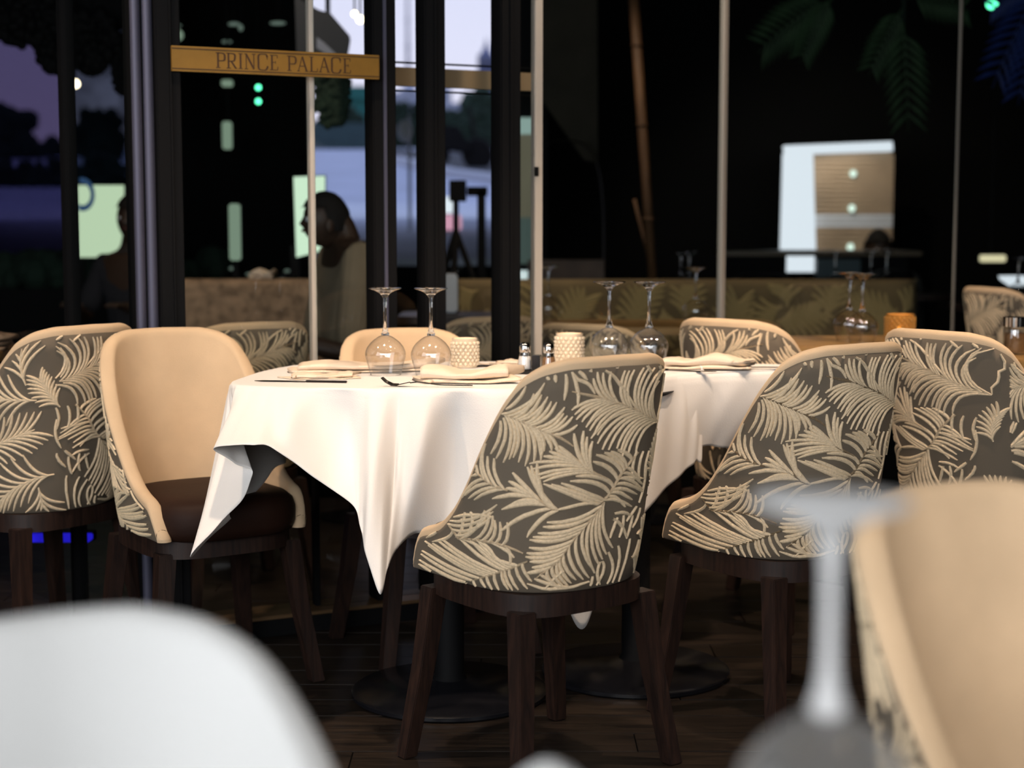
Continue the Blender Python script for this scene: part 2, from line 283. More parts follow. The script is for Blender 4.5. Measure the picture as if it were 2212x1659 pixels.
STROKES = """0.9,147,724,95,739,66,751,43,761,22,769,3,776,-16,782,-35,789,-52,794,-69,798,-85,802,-100,806;1.0,147,724,116,742,102,758,96,774,95,789,99,805,109,820,129,835,177,831;1.0,126,730,105,744,96,758,91,771,91,784,95,797,103,810,119,823,155,834;1.0,104,736,93,747,87,759,85,769,86,780,91,791,101,802,117,812,164,831;1.0,88,742,79,753,73,765,71,776,72,788,76,799,84,810,96,822,116,833;1.0,75,747,66,759,61,770,58,782,58,793,61,805,67,817,76,829,89,841;1.0,64,752,56,763,50,774,47,785,47,796,48,807,52,818,58,830,67,841;1.0,54,757,46,767,41,778,38,788,37,799,38,810,41,821,46,832,53,844;1.0,34,764,27,774,22,784,19,795,18,806,20,817,23,829,29,842,37,855;1.0,27,767,20,776,15,786,12,796,10,806,11,817,13,829,17,841,23,853;1.0,19,770,12,779,7,788,3,798,2,808,2,819,4,830,7,842,13,854;1.0,2,776,-6,783,-12,791,-17,798,-21,806,-24,815,-26,823,-26,832,-26,842;1.0,-7,779,-15,786,-22,793,-28,800,-32,807,-36,815,-39,824,-41,832,-42,841;1.0,-15,782,-24,789,-31,795,-37,802,-42,810,-46,818,-50,826,-52,834,-54,843;1.0,-32,788,-38,792,-43,797,-47,802,-51,807,-54,813,-57,819,-59,825,-61,831;0.9,147,724,95,739,66,751,43,761,22,769,3,776,-16,782,-35,789,-52,794,-69,798,-85,802,-100,806;1.0,147,724,117,726,100,724,87,720,78,715,71,707,65,698,61,687,59,674;1.0,126,730,99,730,82,728,70,724,60,717,52,708,45,697,40,685,37,670;1.0,108,735,85,735,69,732,56,727,46,719,38,709,31,697,26,683,22,667;1.0,95,739,77,739,62,736,51,732,41,725,33,716,26,705,21,692,17,677;1.0,85,743,68,743,54,741,43,736,33,730,25,722,18,712,12,700,7,686;1.0,75,747,57,747,42,744,30,740,19,733,10,724,1,713,-6,700,-13,685;1.0,67,751,48,751,33,748,20,743,8,736,-3,727,-12,716,-21,702,-28,687;1.0,59,754,41,755,26,753,12,749,0,743,-12,735,-22,726,-32,714,-40,700;1.0,51,758,33,759,17,758,3,755,-11,750,-24,743,-35,734,-46,723,-55,711;1.0,34,764,21,763,9,761,-2,757,-12,752,-21,745,-29,737,-36,728,-42,717;1.0,21,769,9,768,-2,765,-12,762,-21,757,-29,750,-37,743,-43,733,-48,723;1.0,14,772,2,771,-10,768,-20,765,-30,760,-39,754,-47,746,-53,737,-59,727;1.0,8,774,-5,773,-16,771,-27,768,-37,764,-46,758,-54,751,-61,743,-67,734;1.0,-5,779,-15,778,-24,776,-32,773,-39,768,-46,763,-52,757,-57,750,-61,743;1.0,-11,781,-22,780,-33,778,-42,775,-50,771,-58,766,-64,760,-71,753,-76,745;1.0,-17,783,-29,782,-40,781,-50,778,-59,774,-67,770,-74,764,-81,757,-87,750;1.0,-24,785,-35,785,-45,784,-54,782,-62,779,-70,776,-78,772,-84,766,-91,760;1.0,-32,788,-42,788,-52,787,-61,786,-69,784,-77,781,-84,778,-91,774,-97,769;0.9,-240,764,-224,759,-209,755,-194,750,-181,744,-167,738,-154,732,-141,726,-127,721,-114,715,-101,707,-89,698;1.0,-240,764,-230,766,-220,770,-212,775,-205,781,-198,789,-192,797,-187,807,-183,817;1.0,-228,760,-214,763,-202,768,-191,774,-180,781,-171,789,-163,799,-155,811,-149,824;1.0,-216,757,-205,759,-196,763,-187,768,-179,774,-172,781,-166,789,-160,799,-155,809;1.0,-204,753,-197,756,-191,759,-186,764,-181,769,-177,776,-173,784,-170,793,-168,803;1.0,-198,751,-190,753,-183,757,-176,761,-171,767,-165,774,-161,782,-157,791,-153,801;1.0,-193,749,-185,751,-177,754,-169,759,-163,764,-157,771,-151,778,-146,787,-142,797;1.0,-181,745,-175,746,-170,749,-165,753,-160,758,-157,763,-153,770,-150,778,-148,786;1.0,-177,743,-170,744,-163,747,-157,751,-152,756,-147,763,-142,770,-138,778,-135,788;1.0,-171,740,-163,742,-156,745,-150,749,-144,754,-138,760,-133,768,-129,777,-125,786;1.0,-161,735,-153,737,-145,739,-138,743,-132,747,-125,753,-120,760,-115,767,-110,776;1.0,-150,731,-144,732,-138,734,-133,737,-128,740,-123,745,-119,751,-115,757,-111,764;1.0,-145,728,-138,729,-132,731,-127,734,-121,737,-117,742,-112,747,-108,753,-104,759;1.0,-140,726,-133,727,-126,729,-120,731,-114,735,-108,739,-103,744,-98,750,-94,757;1.0,-128,721,-122,722,-116,722,-110,724,-104,726,-99,728,-94,731,-89,735,-84,740;0.9,-240,764,-224,759,-209,755,-194,750,-181,744,-167,738,-154,732,-141,726,-127,721,-114,715,-101,707,-89,698;1.0,-240,764,-235,756,-231,747,-230,738,-230,727,-232,717,-235,705,-241,693,-249,679;1.0,-231,761,-225,753,-221,743,-219,733,-219,722,-220,710,-224,698,-229,685,-236,671;1.0,-222,759,-216,750,-211,740,-208,729,-207,718,-208,706,-210,693,-214,679,-220,664;1.0,-214,756,-208,748,-204,739,-201,730,-199,719,-199,708,-201,697,-204,684,-208,671;1.0,-206,754,-200,746,-196,738,-194,729,-192,719,-192,709,-193,699,-196,687,-200,675;1.0,-198,751,-192,742,-188,733,-184,724,-183,713,-182,703,-183,691,-186,679,-189,666;1.0,-189,747,-182,739,-177,729,-174,719,-172,708,-171,697,-171,685,-173,672,-176,659;1.0,-181,745,-175,736,-169,728,-165,719,-162,709,-160,699,-159,689,-159,678,-160,666;1.0,-174,741,-167,734,-162,726,-157,718,-153,709,-151,700,-149,690,-147,680,-147,670;1.0,-166,738,-161,732,-157,725,-153,718,-150,711,-148,703,-147,695,-146,687,-146,678;1.0,-159,735,-155,730,-152,725,-149,720,-146,714,-145,708,-143,702,-143,696,-142,689;1.0,-152,731,-147,727,-143,722,-140,717,-136,712,-134,707,-131,702,-129,696,-128,690;1.0,-143,727,-138,723,-134,719,-130,715,-126,710,-123,705,-120,700,-118,695,-116,689;0.9,-10,627,-16,629,-22,632,-28,635,-34,637,-39,640,-44,643,-50,645,-55,648,-60,651,-64,654,-69,658;1.25,-45,643,-48,649,-51,656,-53,663,-54,671,-54,679,-54,687,-53,696,-51,706;1.25,-47,644,-52,651,-55,659,-58,667,-61,676,-62,685,-63,695,-63,705,-63,716;1.25,-50,645,-55,654,-60,663,-64,672,-67,682,-69,693,-71,704,-71,716,-71,728;1.25,-55,648,-61,656,-67,664,-72,673,-77,682,-81,692,-84,702,-87,713,-89,724;1.25,-60,651,-67,657,-75,663,-82,669,-89,675,-96,682,-103,688,-110,694,-117,700;1.25,-62,652,-70,658,-77,664,-85,669,-93,675,-100,680,-108,685,-116,690,-123,696;1.25,-64,654,-73,659,-81,664,-90,669,-98,673,-107,677,-115,681,-124,685,-133,689;1.25,-69,658,-78,662,-87,666,-96,669,-105,672,-114,674,-123,676,-133,678,-143,679;0.9,-10,627,-16,629,-22,632,-28,635,-34,637,-39,640,-44,643,-50,645,-55,648,-60,651,-64,654,-69,658;1.0,-42,641,-55,643,-68,644,-80,644,-92,642,-104,640,-116,637,-128,633,-140,628;1.0,-49,645,-62,647,-75,648,-88,648,-101,647,-114,644,-126,641,-139,637,-152,632;1.0,-56,649,-70,651,-83,652,-96,652,-108,651,-121,650,-134,647,-147,643,-161,639;1.0,-62,653,-75,656,-87,659,-99,660,-111,661,-124,660,-137,659,-150,656,-163,653;1.0,-69,658,-81,662,-93,665,-105,667,-117,668,-129,668,-142,668,-155,667,-168,664;0.9,-26,576,-15,582,-4,589,3,598,10,608,16,618,22,628,29,638,37,646,46,655,56,664,67,672;1.25,-26,576,-36,580,-48,585,-60,590,-74,596,-89,603,-105,610,-122,617,-140,624;1.25,-18,580,-28,584,-39,588,-51,593,-64,599,-78,604,-93,610,-109,617,-125,623;1.25,-11,584,-20,588,-30,592,-41,596,-53,601,-65,607,-78,613,-92,619,-107,625;1.25,1,595,-4,602,-11,608,-21,614,-32,619,-44,623,-58,626,-73,627,-90,628;1.25,9,607,5,614,-2,620,-11,625,-22,630,-35,633,-49,636,-64,637,-80,637;1.25,18,621,14,628,10,634,3,640,-4,646,-14,652,-24,657,-36,661,-48,665;1.25,26,634,23,641,18,647,12,653,4,659,-5,664,-16,669,-28,674,-42,678;1.25,31,640,29,646,26,652,21,657,15,662,7,667,-2,672,-12,677,-24,681;1.25,37,646,35,651,32,656,28,661,23,665,17,670,9,674,1,678,-9,682;1.25,50,658,48,662,45,666,41,669,36,672,30,675,24,678,16,681,8,683;0.9,-26,576,-15,582,-4,589,3,598,10,608,16,618,22,628,29,638,37,646,46,655,56,664,67,672;1.0,-14,583,-5,583,4,583,14,582,23,579,32,576,43,572,54,567,66,561;1.0,-2,590,3,590,8,589,14,588,19,585,25,581,32,576,39,570,46,563;1.0,2,596,8,597,14,597,20,596,28,594,35,591,44,586,54,581,65,575;1.0,5,601,12,603,19,603,26,603,35,601,44,599,54,595,66,590,80,584;1.0,12,612,20,613,28,613,37,612,47,609,58,605,72,600,88,593,109,584;1.0,19,623,26,624,33,623,41,621,50,618,60,614,72,608,85,600,103,591;1.0,26,634,32,634,39,633,46,631,54,628,63,623,73,618,85,610,100,602;1.0,35,644,40,643,45,642,51,639,57,635,63,631,70,625,78,618,86,610;0.9,-11,580,-22,565,-34,551,-47,538,-59,524,-71,510,-82,495,-91,480,-101,464,-115,453,-129,442,-143,429;1.3,-17,572,-31,565,-45,558,-59,553,-72,549,-86,547,-100,545,-114,545,-128,546;1.3,-29,556,-43,550,-57,545,-70,541,-83,538,-96,537,-109,536,-122,536,-135,537;1.3,-45,540,-58,534,-71,530,-83,526,-95,524,-107,523,-120,522,-132,523,-144,524;1.3,-52,532,-65,527,-78,522,-90,519,-103,516,-115,514,-128,514,-141,515,-153,516;1.3,-60,523,-72,518,-84,513,-96,510,-109,508,-121,507,-133,507,-146,508,-159,510;1.3,-72,508,-83,502,-93,498,-104,495,-114,493,-125,491,-136,491,-147,492,-159,494;1.3,-80,498,-90,493,-100,488,-110,485,-120,483,-131,481,-141,481,-152,481,-163,483;1.3,-85,490,-94,484,-104,480,-113,477,-123,474,-133,473,-143,473,-154,473,-165,475;1.3,-91,481,-98,476,-106,472,-114,469,-122,467,-130,465,-139,465,-147,465,-156,465;1.3,-97,471,-103,466,-109,463,-116,460,-123,457,-129,455,-136,454,-144,453,-151,453;1.3,-112,455,-118,452,-125,450,-131,448,-137,446,-143,444,-149,443,-154,442,-160,442;0.9,-11,580,-22,565,-34,551,-47,538,-59,524,-71,510,-82,495,-91,480,-101,464,-115,453,-129,442,-143,429;1.1,-11,580,-12,568,-11,555,-9,543,-6,530,-1,518,6,506,15,493,25,481;1.1,-17,572,-18,559,-19,546,-17,534,-15,521,-11,508,-5,495,2,482,11,469;1.1,-23,564,-25,551,-25,538,-24,525,-22,512,-18,499,-13,486,-6,473,2,460;1.1,-29,556,-32,543,-34,530,-33,517,-31,504,-28,490,-22,476,-14,462,-4,448;1.1,-38,547,-41,534,-43,520,-43,506,-41,492,-38,478,-32,463,-24,449,-14,433;1.1,-52,532,-54,522,-54,511,-53,500,-50,489,-45,478,-39,466,-31,455,-21,443;1.1,-66,515,-67,504,-66,493,-64,482,-60,471,-55,460,-48,449,-39,437,-27,425;1.1,-80,498,-80,489,-79,479,-76,470,-72,461,-67,452,-60,442,-51,433,-41,423;1.1,-91,481,-90,474,-89,466,-87,459,-83,452,-79,445,-73,438,-66,431,-58,424;1.1,-97,471,-97,464,-96,457,-93,450,-90,444,-86,437,-81,431,-75,424,-68,418;1.1,-102,462,-102,456,-101,450,-100,444,-97,438,-93,432,-88,426,-82,420,-74,413;1.1,-110,456,-111,451,-110,446,-109,441,-106,436,-102,431,-98,425,-92,419,-85,414;1.1,-120,449,-121,445,-120,440,-119,436,-117,431,-113,426,-109,421,-104,416,-98,411;0.9,-108,570,-115,572,-122,574,-128,578,-134,582,-140,586,-145,590,-151,594,-157,598,-163,602,-169,606,-174,610;1.3,-108,570,-119,578,-128,588,-137,598,-145,608,-153,620,-160,632,-166,645,-172,658;1.3,-117,573,-126,581,-134,590,-141,600,-147,611,-152,622,-157,634,-161,647,-165,661;1.3,-126,577,-133,586,-138,596,-143,607,-146,618,-149,629,-152,641,-153,653,-154,666;1.3,-143,588,-150,595,-158,602,-165,609,-172,616,-179,623,-186,630,-193,637,-200,645;1.3,-150,593,-157,598,-164,602,-171,607,-178,611,-185,615,-192,620,-200,624,-207,627;1.3,-158,599,-165,602,-171,604,-177,606,-184,608,-190,610,-197,611,-204,612,-211,613;0.9,-108,570,-115,572,-122,574,-128,578,-134,582,-140,586,-145,590,-151,594,-157,598,-163,602,-169,606,-174,610;1.3,-108,570,-117,567,-125,563,-132,558,-139,552,-146,544,-152,536,-159,526,-164,515;1.3,-121,574,-134,572,-146,569,-158,564,-171,559,-183,552,-195,544,-207,534,-220,523;1.3,-133,581,-143,583,-153,584,-163,584,-174,583,-184,581,-195,578,-206,574,-218,569;1.3,-138,584,-147,586,-155,587,-164,586,-173,586,-182,584,-191,581,-200,578,-210,574;1.3,-144,589,-150,590,-157,590,-164,590,-170,590,-177,589,-184,587,-191,584,-199,581;1.3,-155,597,-165,599,-175,600,-184,600,-195,600,-205,599,-216,596,-228,593,-240,589;0.9,-207,608,-215,610,-223,612,-231,613,-240,616,-248,619,-257,622,-265,627,-273,631,-282,635,-289,641,-296,647;1.0,-215,610,-222,616,-228,622,-232,629,-236,636,-239,644,-241,652,-241,662,-241,671;1.0,-231,613,-238,619,-243,625,-248,632,-252,639,-255,647,-257,655,-257,664,-257,674;1.0,-248,619,-254,625,-259,632,-264,639,-267,646,-269,653,-271,661,-271,670,-270,679;1.0,-263,626,-268,634,-272,643,-274,651,-274,660,-274,669,-271,679,-268,689,-263,699;1.0,-280,634,-285,643,-287,653,-287,663,-286,673,-282,683,-276,694,-269,705,-260,715;0.9,-207,608,-215,610,-223,612,-231,613,-240,616,-248,619,-257,622,-265,627,-273,631,-282,635,-289,641,-296,647;1.0,-215,610,-225,609,-234,607,-243,604,-252,601,-261,597,-270,593,-279,587,-288,581;1.0,-231,613,-240,612,-250,610,-259,607,-268,604,-278,599,-288,594,-297,588,-307,581;1.0,-248,619,-256,618,-265,616,-274,613,-284,610,-293,605,-303,599,-312,593,-321,585;1.0,-263,626,-272,625,-280,622,-289,618,-298,613,-307,606,-315,598,-323,589,-331,579;1.0,-280,634,-290,632,-300,628,-310,622,-318,614,-326,605,-334,595,-340,583,-346,569;0.9,-392,526,-373,515,-355,503,-339,492,-310,495,-282,498,-259,499,-238,499,-219,496,-202,493,-186,488,-170,482;1.0,-392,526,-369,525,-346,527,-324,532,-301,538,-280,546,-261,555,-244,566,-228,579;1.0,-377,517,-358,517,-338,519,-319,523,-300,528,-281,535,-265,543,-250,553,-236,564;1.0,-361,508,-344,508,-328,509,-311,513,-295,518,-279,525,-265,533,-252,542,-239,553;1.0,-349,498,-335,499,-322,502,-308,507,-294,514,-281,523,-269,534,-257,546,-247,560;1.0,-330,493,-315,500,-302,507,-291,515,-281,524,-273,533,-267,543,-262,553,-258,564;1.0,-287,498,-277,503,-268,509,-262,516,-256,524,-252,532,-249,541,-247,551,-246,562;1.0,-265,499,-258,503,-252,508,-247,514,-243,521,-240,529,-238,537,-238,546,-238,555;1.0,-246,499,-242,503,-238,507,-235,512,-233,517,-232,523,-231,530,-232,538,-233,546;1.0,-231,498,-227,501,-224,505,-221,510,-220,515,-219,521,-219,528,-220,535,-221,544;1.0,-215,496,-211,499,-208,503,-205,508,-204,514,-203,520,-203,527,-204,536,-206,544;0.9,-392,526,-373,515,-355,503,-339,492,-310,495,-282,498,-259,499,-238,499,-219,496,-202,493,-186,488,-170,482;1.0,-392,526,-392,520,-395,514,-400,508,-407,502,-415,495,-426,489,-439,483,-453,476;1.0,-359,506,-362,501,-366,496,-372,492,-380,487,-390,483,-401,479,-415,475,-431,471;1.0,-324,494,-308,493,-293,491,-280,489,-269,485,-259,481,-250,477,-242,471,-235,465;1.0,-275,498,-266,496,-258,493,-251,490,-245,486,-239,481,-235,476,-230,471,-227,465;1.0,-237,498,-229,496,-222,494,-215,491,-208,487,-202,484,-197,480,-192,476,-187,472;1.0,-205,494,-202,490,-200,486,-198,482,-196,477,-195,473,-195,467,-195,462,-196,456;0.9,-160,466,-178,457,-197,448,-218,440,-240,431,-265,421,-296,409,-330,396,-365,386,-401,376,-439,369,-476,361;1.25,-180,456,-186,457,-192,457,-198,458,-204,459,-211,461,-218,462,-226,464,-234,467;1.25,-193,451,-201,453,-210,457,-219,462,-229,468,-240,474,-251,482,-263,490,-276,500;1.25,-199,448,-209,450,-219,454,-230,459,-242,465,-254,472,-268,480,-283,489,-301,498;1.25,-206,445,-217,447,-230,451,-243,456,-257,462,-273,468,-291,476,-312,484,-334,493;1.25,-219,439,-235,441,-251,445,-270,449,-292,453,-317,459,-344,465,-371,473,-399,482;1.25,-227,436,-242,438,-260,441,-280,445,-303,449,-329,454,-356,460,-383,467,-412,476;1.25,-234,433,-251,435,-270,437,-292,439,-317,442,-344,447,-372,452,-401,459,-431,467;1.25,-242,430,-261,432,-282,433,-308,436,-336,439,-365,444,-395,450,-427,458,-459,467;1.25,-250,427,-270,429,-295,431,-323,433,-353,438,-383,444,-414,451,-447,460,-481,471;1.25,-267,420,-290,420,-317,421,-346,423,-375,426,-406,431,-438,437,-471,444,-505,453;1.25,-290,411,-314,411,-338,412,-364,414,-390,417,-418,422,-446,428,-476,436,-506,445;1.25,-313,403,-335,402,-357,402,-381,404,-406,407,-431,411,-457,415,-484,422,-511,429;1.25,-336,395,-355,394,-376,395,-397,397,-419,399,-441,403,-464,407,-488,412,-512,418;1.25,-359,388,-375,388,-392,388,-410,389,-429,391,-449,393,-469,396,-489,400,-509,405;1.25,-382,381,-395,381,-409,381,-423,382,-438,383,-453,384,-469,386,-486,389,-503,392;1.25,-406,375,-415,375,-424,375,-434,376,-444,376,-454,377,-465,378,-476,380,-488,381;1.25,-435,370,-439,370,-444,370,-449,370,-455,370,-460,370,-466,371,-471,371,-477,372;0.9,-160,466,-178,457,-197,448,-218,440,-240,431,-265,421,-296,409,-330,396,-365,386,-401,376,-439,369,-476,361;0.95,-170,461,-170,458,-170,454,-168,449,-166,445,-163,440,-159,435,-155,429,-149,424;0.95,-182,456,-183,451,-182,446,-180,440,-178,435,-174,429,-169,422,-164,415,-157,408;0.95,-197,449,-197,444,-197,440,-196,435,-193,430,-190,424,-187,418,-182,412,-176,405;0.95,-206,445,-206,441,-206,436,-205,432,-203,427,-201,421,-198,416,-193,410,-188,403;0.95,-213,442,-213,438,-213,434,-212,430,-211,425,-209,421,-206,415,-202,410,-197,404;0.95,-229,435,-230,432,-230,428,-230,424,-229,420,-227,416,-225,411,-222,406,-218,401;0.95,-247,428,-248,425,-248,422,-247,419,-246,416,-244,412,-241,408,-238,404,-234,400;0.95,-264,421,-264,419,-264,416,-263,414,-261,411,-258,408,-255,405,-251,402,-247,398;0.95,-286,413,-287,411,-287,409,-286,406,-284,404,-282,402,-279,400,-275,397,-271,395;0.95,-313,403,-313,401,-312,400,-311,398,-310,397,-307,395,-305,394,-301,392,-297,390;0.95,-339,393,-338,393,-337,392,-335,391,-334,390,-332,389,-330,388,-328,387,-325,386;0.95,-366,386,-365,385,-363,385,-361,385,-359,384,-356,384,-354,383,-351,382,-347,382;0.95,-394,378,-392,378,-390,378,-387,378,-385,378,-381,378,-378,378,-374,378,-370,378;1.0,-39,845,-26,838,-14,829,-4,818,6,807,16,796,26,784,37,773,49,761;1.0,177,831,168,822,177,804,177,786,164,780,164,768,161,755,147,741,148,725;1.0,-158,849,-156,846,-153,842,-151,839,-149,837,-147,835,-145,833,-143,831,-140,830;1.0,-138,852,-136,849,-135,846,-134,843,-133,839,-131,836,-131,832,-130,828,-129,824;1.0,-122,856,-117,849,-113,841,-111,833,-110,824,-110,815,-110,806,-111,798,-112,789;1.0,-107,854,-102,845,-98,836,-94,826,-91,816,-88,806,-86,796,-86,786,-86,776;1.0,-107,851,-102,844,-96,836,-90,829,-82,826,-73,822,-66,817,-60,809,-55,800;1.0,-101,854,-97,852,-94,849,-90,846,-87,843,-83,840,-79,836,-76,832,-72,828;1.0,-83,859,-80,858,-78,856,-75,854,-73,852,-71,850,-69,848,-67,846,-65,843;1.0,-14,862,-14,860,-13,858,-13,856,-13,854,-12,852,-12,850,-11,849,-11,847;1.0,32,864,35,862,37,860,39,858,42,856,44,854,46,852,48,850,49,848;1.0,46,863,50,860,54,856,58,853,62,849,66,845,70,841,75,837,79,833;1.0,78,861,85,858,92,855,98,852,104,848,109,845,114,841,119,838,122,834;1.0,-179,845,-178,843,-178,842,-177,841,-177,839,-176,837,-175,836,-175,834,-174,832;1.0,-110,571,-99,573,-89,575,-79,577,-68,579,-57,580,-45,580,-33,579,-20,579;1.0,-25,416,-44,413,-61,409,-78,408,-95,408,-111,407,-128,409,-143,414,-159,419;1.0,-145,430,-138,427,-131,424,-123,421,-114,418,-104,416,-93,413,-81,411,-68,409;1.0,-86,445,-89,443,-92,441,-96,437,-100,433,-105,428,-110,423,-115,416,-121,409;1.0,-135,439,-128,435,-121,431,-115,427,-109,423,-104,419,-100,415,-96,411,-92,407;1.0,-319,551,-319,548,-320,544,-321,539,-323,534,-325,527,-327,520,-330,512,-334,503;1.0,-300,554,-296,551,-294,547,-293,542,-293,536,-295,529,-298,521,-302,512,-308,502;1.0,-331,535,-327,531,-325,527,-325,523,-326,518,-329,512,-333,506,-339,500,-347,494;1.0,-387,524,-372,530,-356,535,-338,540,-319,545,-298,548,-277,551,-258,552,-239,552;1.0,-18,427,-17,423,-17,420,-17,418,-17,415,-17,412,-18,410,-19,408,-20,406;1.0,1,457,6,452,9,447,10,441,10,435,9,428,6,421,2,413,-3,405;1.0,15,474,22,464,28,455,33,445,35,436,36,428,34,419,31,411,26,404;1.0,40,484,45,475,48,466,51,457,51,447,51,437,49,426,46,415,42,404;1.0,77,492,78,482,77,472,76,462,75,451,72,439,69,428,66,416,63,403;1.0,-3,455,-5,448,-6,441,-6,435,-5,429,-3,423,-1,417,2,412,6,406;1.0,62,675,59,668,57,661,56,654,55,646,56,638,57,629,60,621,63,612;1.0,85,672,82,665,79,658,78,651,77,643,77,635,78,628,80,620,84,612;1.0,113,669,109,661,107,654,105,647,104,639,105,631,106,624,108,616,111,607;1.0,30,626,37,624,44,623,52,621,60,620,68,619,77,617,88,616,99,614;1.0,16,542,23,539,29,535,35,531,41,526,47,520,53,513,58,505,63,497;1.0,29,543,27,538,25,533,23,528,22,523,20,518,18,513,17,508,15,502;1.0,45,546,46,539,47,532,47,526,46,520,45,514,44,509,42,505,40,500;1.0,75,541,75,535,74,528,73,522,71,516,70,510,68,505,66,499,63,494;1.0,18,552,25,552,32,552,38,552,45,551,51,549,56,548,61,545,66,543;1.0,86,558,84,555,81,553,78,550,74,547,70,543,65,540,61,536,56,531;1.0,105,552,105,547,104,542,101,537,99,532,95,528,91,523,86,519,81,514;1.0,109,639,110,629,111,619,111,609,110,600,108,591,105,582,100,573,95,564"""

# ================================================================== SETTING
def wall(name, lo, hi, m=None): return tag(MB().box(lo, hi).build(name, m or M['plaster']), kind='structure')
floor = tag(MB().box((-4.2, -3.2, -.06), (5.2, 13.2, -.004)).build('floor', M['plaster']), kind='structure')
# boards laid along x, each its own piece, gaps between
pm = {}
for i in range(34):
    y = 2.5 + i * .125; L = 1.7
    off = (i * .61) % L
    for k in range(-2, 3):
        x0 = k * L + off - .6
        if x0 > 2.6 or x0 + L < -2.4: continue
        key = i % 3
        if key not in pm:
            o = MB().box((.0015, .0015, -.0035), (L - .0015, .1235, 0)).build('floorboard', M['plank'], floor, bevel=.0008); pm[key] = o.data
        else:
            o = bpy.data.objects.new('floorboard', pm[key]); col.objects.link(o); o.parent = floor
        o.location = (x0, y, random.uniform(-.0006, .0004))
wall('ceiling', (-4.2, -3.2, 3.0), (5.2, 13.2, 3.1))
wall('wall_left', (-4.3, -3.2, 0), (-4.2, 13.2, 3.1)); wall('wall_right', (5.2, -3.2, 0), (5.3, 13.2, 3.1))
wall('wall_rear', (-4.2, -3.3, 0), (5.2, -3.2, 3.1))
# far veranda wall with its two openings onto the street
YB = 9.5
def bx(px, d=YB): return (px - 1106) / FPX * d
xa, xb, xc, xd = bx(-260), bx(287), bx(668), bx(1112)
w = tag(MB().box((-4.2, YB, 0), (xa, YB + .12, 3.0)).box((xb, YB, 0), (xc, YB + .12, 3.0)).box((xa, YB, 0), (xb, YB + .12, .93)).box((xc, YB, 0), (xd, YB + .12, .86))
        .box((xd, YB, 0), (xd + .14, YB + .12, 3.0)).build('wall_far', M['plaster']), kind='structure')
for n, (p0, p1, mm) in enumerate(((-262, 158, 'smokepane'), (161, 288, 'greypane'))):
    tag(MB().box((bx(p0), YB + .03, .93), (bx(p1), YB + .04, 3.0)).build('window_%d' % (11 + n), M[mm]), kind='structure')
wall('wall_side', (xd + .02, YB + .1, 0), (xd + .14, 12.4, 3.0)); wall('wall_back', (xd + .02, 12.4, 0), (5.2, 12.5, 3.0))

# ---- the glazed screen: runs away to the right
def W(px, off=0):           # plan point of the screen line behind a pixel column
    k = (px - 1106) / FPX; d = (4.725 + off) / (1 - .5 * k); return Vector((k * d, d, 0))
SDIR = Vector((1, .5, 0)).normalized(); SROT = Matrix.Rotation(math.atan2(.5, 1), 3, 'Z'); SANG = math.atan2(.5, 1)
def on_screen(name, px0, px1, z0, z1, t, m, parent=None, off=0, bevel=.002):
    a, b = W(px0, off), W(px1, off); L = (b - a).length
    o = MB().box((0, -t / 2, z0), (L, t / 2, z1)).build(name, m, parent, bevel=bevel)
    if parent is None: o.location = a; o.rotation_euler = (0, 0, SANG)
    else:
        o.matrix_local = parent.matrix_basis.inverted() @ (Matrix.Translation(a) @ Matrix.Rotation(SANG, 4, 'Z'))
    return o
# corner post with two half round aluminium ridges
post = thing('corner_post', 'tall black corner post with two rounded grey metal ridges beside the left glass pane', 'post', W(338), SANG)
a = W(340); bw = (W(390) - W(338)).length
MB().box((0, -.05, 0), (bw, .05, 2.99)).build('post_body', M['black'], post, bevel=.003)
for k, (p0, p1) in enumerate(((290, 312), (315, 339))):
    x0 = -(W(338) - W(p0)).length; x1 = -(W(338) - W(p1)).length if p1 < 338 else 0
    cx = (x0 + x1) / 2; r = abs(x1 - x0) / 2
    m = MB(); n = 10
    m.hexa([(cx + r * math.cos(PI + PI * i / n), -.02 + r * .9 * math.sin(PI + PI * i / n), 0) for i in range(n + 1)], [(cx + r * math.cos(PI + PI * i / n), -.02 + r * .9 * math.sin(PI + PI * i / n), 2.99) for i in range(n + 1)])
    m.build('profile_ridge', M['lavmetal'], post, smooth=True)
MB().box((-(W(338) - W(288)).length, -.02, 0), (0, .05, 2.99)).build('post_side', M['black'], post)
MB().box((bw * .52, -.056, 0), (bw * .6, -.05, 2.99)).build('bead_strip', M['black'], post)

# door frames (black uprights) and the brass-banded door leaf
tag(on_screen('window_frame', 392, 1114, 2.90, 2.99, .06, M['windowframe']), kind='structure')
sill = thing('sill', 'low dark sill under the glazed screen with a bronze top edge', 'sill', W(-0), SANG)
L = (W(1160) - W(0)).length
MB().box((0, -.06, 0), (L, .06, .05)).build('riser', M['black'], sill, bevel=.003); MB().box((0, -.07, .05), (L, .06, .06)).build('edge_strip', M['bronze'], sill, bevel=.002)
tag(on_screen('window_1', 391, 676, .06, 2.90, .008, M['clearpane'], bevel=0), kind='structure')
tag(on_screen('window_2', 682, 790, .06, 2.90, .008, M['clearpane'], off=-.02, bevel=0), kind='structure')
tag(on_screen('window_3', 850, 900, .06, 2.90, .008, M['clearpane'], bevel=0), kind='structure')
tag(on_screen('window_4', 955, 1061, .06, 2.90, .008, M['clearpane'], bevel=0), kind='structure')
tag(on_screen('window_5', 1114, 1151, .06, 2.90, .008, M['clearpane'], bevel=0), kind='structure')
